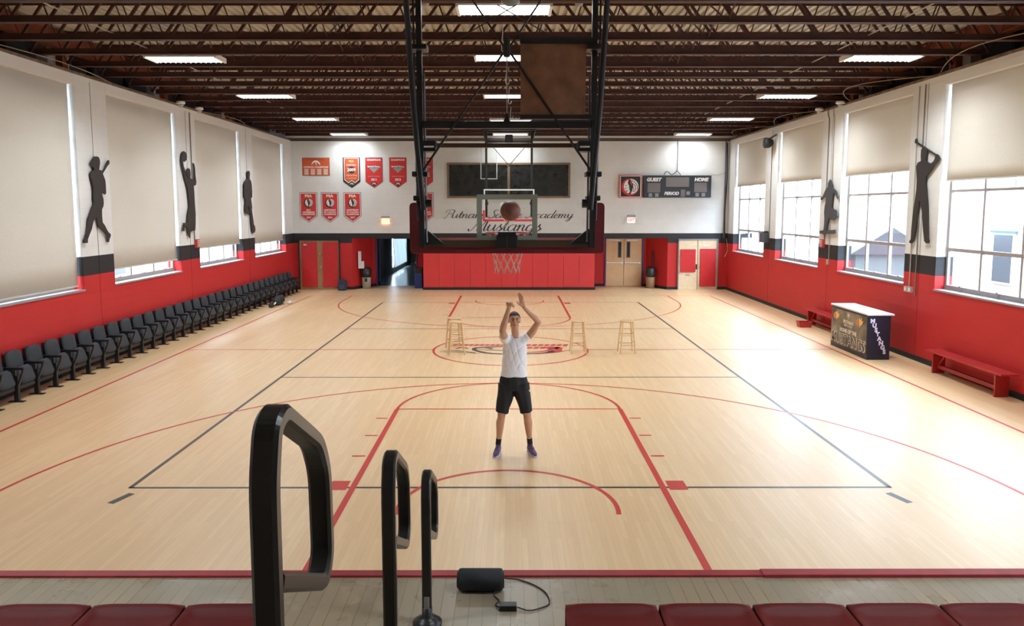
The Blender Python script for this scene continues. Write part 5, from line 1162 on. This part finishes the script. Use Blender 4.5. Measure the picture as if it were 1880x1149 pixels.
# head, tilted back to look at the rim
HC = Vector((.052, 9.815, 1.838)); HR = Matrix.Rotation(R(14), 3, 'X') @ Matrix.Rotation(R(-6), 3, 'Z')
HR = Matrix.Rotation(R(-14), 3, 'X') @ Matrix.Rotation(R(6), 3, 'Z')
def hp(x, y, z): return HC + HR @ Vector((x, y, z))
ell(body, hp(0, .018, .028), (.074, .093, .088), HR); ell(body, hp(0, -.022, -.035), (.058, .064, .078), HR)
ell(body, hp(0, -.048, -.090), (.041, .036, .027), HR)
for s in (-1, 1):
    ell(body, hp(s * .040, -.015, -.062), (.020, .042, .032), HR, 12); ell(body, hp(s * .038, -.062, -.022), (.022, .020, .018), HR, 12)
    ell(body, hp(s * .075, .014, -.002), (.009, .018, .028), HR, 12)
    body.tube([hp(s * .010, -.086, .026), hp(s * .046, -.070, .028)], [.011, .009], 8, round_caps=True)
body.tube([hp(0, -.082, .022), hp(0, -.100, -.012), hp(0, -.108, -.026)], [.0085, .010, .0125], 8, round_caps=True)
for s in (-1, 1): ell(body, hp(s * .011, -.096, -.029), (.008, .010, .008), HR, 10)
body.tube([hp(-.020, -.083, -.059), hp(0, -.090, -.056), hp(.020, -.083, -.059)], [.005, .0075, .005], 8, round_caps=True)
body.tube([hp(-.016, -.082, -.069), hp(0, -.088, -.070), hp(.016, -.082, -.069)], [.005, .0075, .005], 8, round_caps=True)
bake(body, 'body', SKIN, person, .0048, 3)
# hair
hm = MB(); vs = []; n1, n2 = 28, 18
for i in range(n2 + 1):
    t = math.pi * .66 * i / n2
    for j in range(n1):
        a = 2 * math.pi * j / n1; x = math.sin(t) * math.cos(a); y = math.sin(t) * math.sin(a); z = math.cos(t)
        k = 1.085
        front = max(0, -y)
        low = -.30 + .86 * front ** .8 + .12 * abs(x) * (y < .1)
        if z < low: k = .94
        k += .012 * math.sin(a * 9 + t * 7)
        vs.append(hp(x * .0755 * k, .018 + y * .094 * k, .030 + z * .090 * k))
fs = [(i * n1 + j, i * n1 + (j + 1) % n1, (i + 1) * n1 + (j + 1) % n1, (i + 1) * n1 + j) for i in range(n2) for j in range(n1)]
o = hm.add([v - PO for v in vs], fs).build('hair', HAIR, person, True)
fc = MB()
for s in (-1, 1): fc.tube([hp(s * .012, -.096, .024) - PO, hp(s * .030, -.092, .031) - PO, hp(s * .050, -.074, .026) - PO], [.003, .0045, .003], 6)
for s in (-1, 1): MB().tube([hp(s * .012, -.0965, .025) - PO, hp(s * .030, -.090, .033) - PO, hp(s * .050, -.076, .027) - PO], [.003, .0045, .003], 6).build('eyebrow', HAIR, person)
for s in (-1, 1):
    e = ell(MB(), hp(s * .029, -.0735, .004) - PO, (.012, .012, .0066), HR, 12).build('eye', mat('shaded_eye_white', (.26, .22, .19), .4), person, True)  # eye whites coloured dark to carry the shade over the eyes
    ell(MB(), hp(s * .029, -.0835, .006) - PO, (.0062, .003, .0062), HR, 10).build('iris', mat('iris_dark', (.02, .015, .012), .3), e, True)
MB().tube([hp(-.021, -.0895, -.0635) - PO, hp(0, -.0965, -.063) - PO, hp(.021, -.0895, -.0635) - PO], [.0018, .0035, .0018], 6).build('lips', mat('lips', (.30, .10, .08), .5), person)
# shirt
sh = MB()
sh.tube([(.046, 9.885, 1.086), (.047, 9.885, 1.13), (.050, 9.885, 1.22), (.054, 9.88, 1.34), (.058, 9.875, 1.46), (.063, 9.872, 1.545), (.064, 9.872, 1.59), (.066, 9.872, 1.635), (.067, 9.872, 1.655)], [.180, .175, .166, .162, .162, .148, .118, .078, .066], 28, flat=((0, 1, 0), .66))
limb(sh, [(-.02, 9.872, 1.56), (-.062, 9.85, 1.60)], [.082, .070]); sh.tube([(-.055, 9.85, 1.585), (-.074, 9.82, 1.61), (-.090, 9.75, 1.652)], [.074, .070, .064], 18)
limb(sh, [(.15, 9.875, 1.56), (.198, 9.868, 1.60)], [.082, .068]); sh.tube([(.18, 9.87, 1.585), (.212, 9.866, 1.61), (.246, 9.85, 1.652)], [.074, .068, .061], 18)
def folds(p, nrm):
    x = p.x - .055; z = p.z
    n_ = noise.noise(Vector((p.x * 4, 0, p.z * 2.2)))
    amp = .011 * min(1, max(.25, (z - 1.08) / .12))
    u_ = abs(math.sin((x * 1.0 + (z - 1.6) * .42) * 30 + 3.2 * n_)); f = -(1 - u_) ** 2.5 * 1.4 * (.6 + .6 * noise.noise(Vector((p.x * 5 + 3, 1, p.z * 3)))) + .3
    g = -(1 - abs(math.sin((x * .7 - (z - 1.6) * .50) * 26 + 2 * n_))) ** 3 * .7 * (1 if z > 1.2 else .3)
    d = amp * (f + g) + .005 * noise.noise(Vector((p.x * 9, p.y * 9, p.z * 7)))
    edge = min(1, max(0, (1.60 - z) / .12)); d *= .12 + .88 * edge
    q = p + Vector(nrm) * d
    if z < 1.12: q.z += .006 * math.sin(x * 26 + 1)
    return q
bake(sh, 'tshirt', TEE, person, .0065, 5, folds)
# shorts
so_ = MB()
so_.tube([(.042, 9.895, .90), (.043, 9.895, .97), (.045, 9.893, 1.04), (.048, 9.888, 1.105)], [.190, .200, .186, .160], 28, flat=((0, 1, 0), .68))
so_.tube([(-.045, 9.895, .97), (-.070, 9.882, .80), (-.100, 9.862, .665), (-.112, 9.858, .596)], [.128, .108, .090, .086], 22)
so_.tube([(.130, 9.895, .97), (.168, 9.882, .80), (.203, 9.862, .665), (.216, 9.858, .596)], [.128, .108, .090, .086], 22)
def sf(p, nrm): return p + Vector(nrm) * (.007 * noise.noise(Vector((p.x * 12, p.y * 8, p.z * 5))) + .004 * math.sin(p.x * 60 + p.z * 9))
so = bake(so_, 'shorts', SHORTS, person, .007, 4, sf)
MB().box(.245 - .05, .262 - .05, 9.755 - 9.87, 9.765 - 9.87, .90, .925, .002).build('shorts_emblem', WHT, person)
# socks and shoes
SHOE = mat('purple_sneaker', (.085, .035, .10), .55, noise_amt=.4, noise_scale=40); SOLE = mat('lilac_sole', (.50, .45, .58), .5)
for an, toe in ((Vector((-.166, 9.965, .13)), Vector((-.196, 9.80, 0))), (Vector((.266, 9.985, .13)), Vector((.312, 9.835, 0)))):
    up = (Vector((-.118, 9.845, .575)) if an.x < 0 else Vector((.222, 9.845, .575))); k_ = mix(an, up, .19)
    o = MB().tube([Vector((an.x, an.y + .005, .06)) - PO, an - PO, k_ - PO], [.036, .038, .0385], 14).build('sock', mat('black_sock', (.012, .012, .013), .9), person, True)
    d = Vector((toe.x - an.x, toe.y - an.y, 0)); d.normalize(); heel = Vector((an.x, an.y, 0)) - d * .055; tp = heel + d * .29; r_ = Vector((-d.y, d.x, 0))
    def S(f, z, sd=0): return heel + d * (.29 * f) + r_ * sd + Vector((0, 0, z))
    sb_ = MB()
    limb(sb_, [S(.13, .055), S(.35, .058), S(.60, .048), S(.82, .038), S(.93, .034)], [.038, .040, .043, .038, .028], flat=((0, 0, 1), .82))
    limb(sb_, [S(.14, .06), S(.20, .115)], [.036, .038]); limb(sb_, [S(.22, .10), S(.52, .07)], [.032, .034])
    shoe = bake(sb_, 'shoe', SHOE, person, .005, 3)
    ol = []
    for f, w_ in ((-.02, .018), (.03, .032), (.15, .038), (.35, .037), (.6, .046), (.8, .046), (.93, .036), (1.0, .016)): ol.append((f, w_))
    P2 = [S(f, 0, w_) for f, w_ in ol] + [S(f, 0, -w_) for f, w_ in reversed(ol)]
    MB().prism([(p.x - PO.x, p.y - PO.y) for p in P2], 'Z', 0, .028).build('sole', SOLE, shoe, bevel=.006)
    for q in range(4): MB().tube([S(.30 + q * .08, .112 - q * .014, -.020) - PO, S(.32 + q * .08, .117 - q * .014, 0) - PO, S(.30 + q * .08, .112 - q * .014, .020) - PO], .003, 5).build('lace', mat('dark_lace', (.03, .02, .04), .7), shoe)
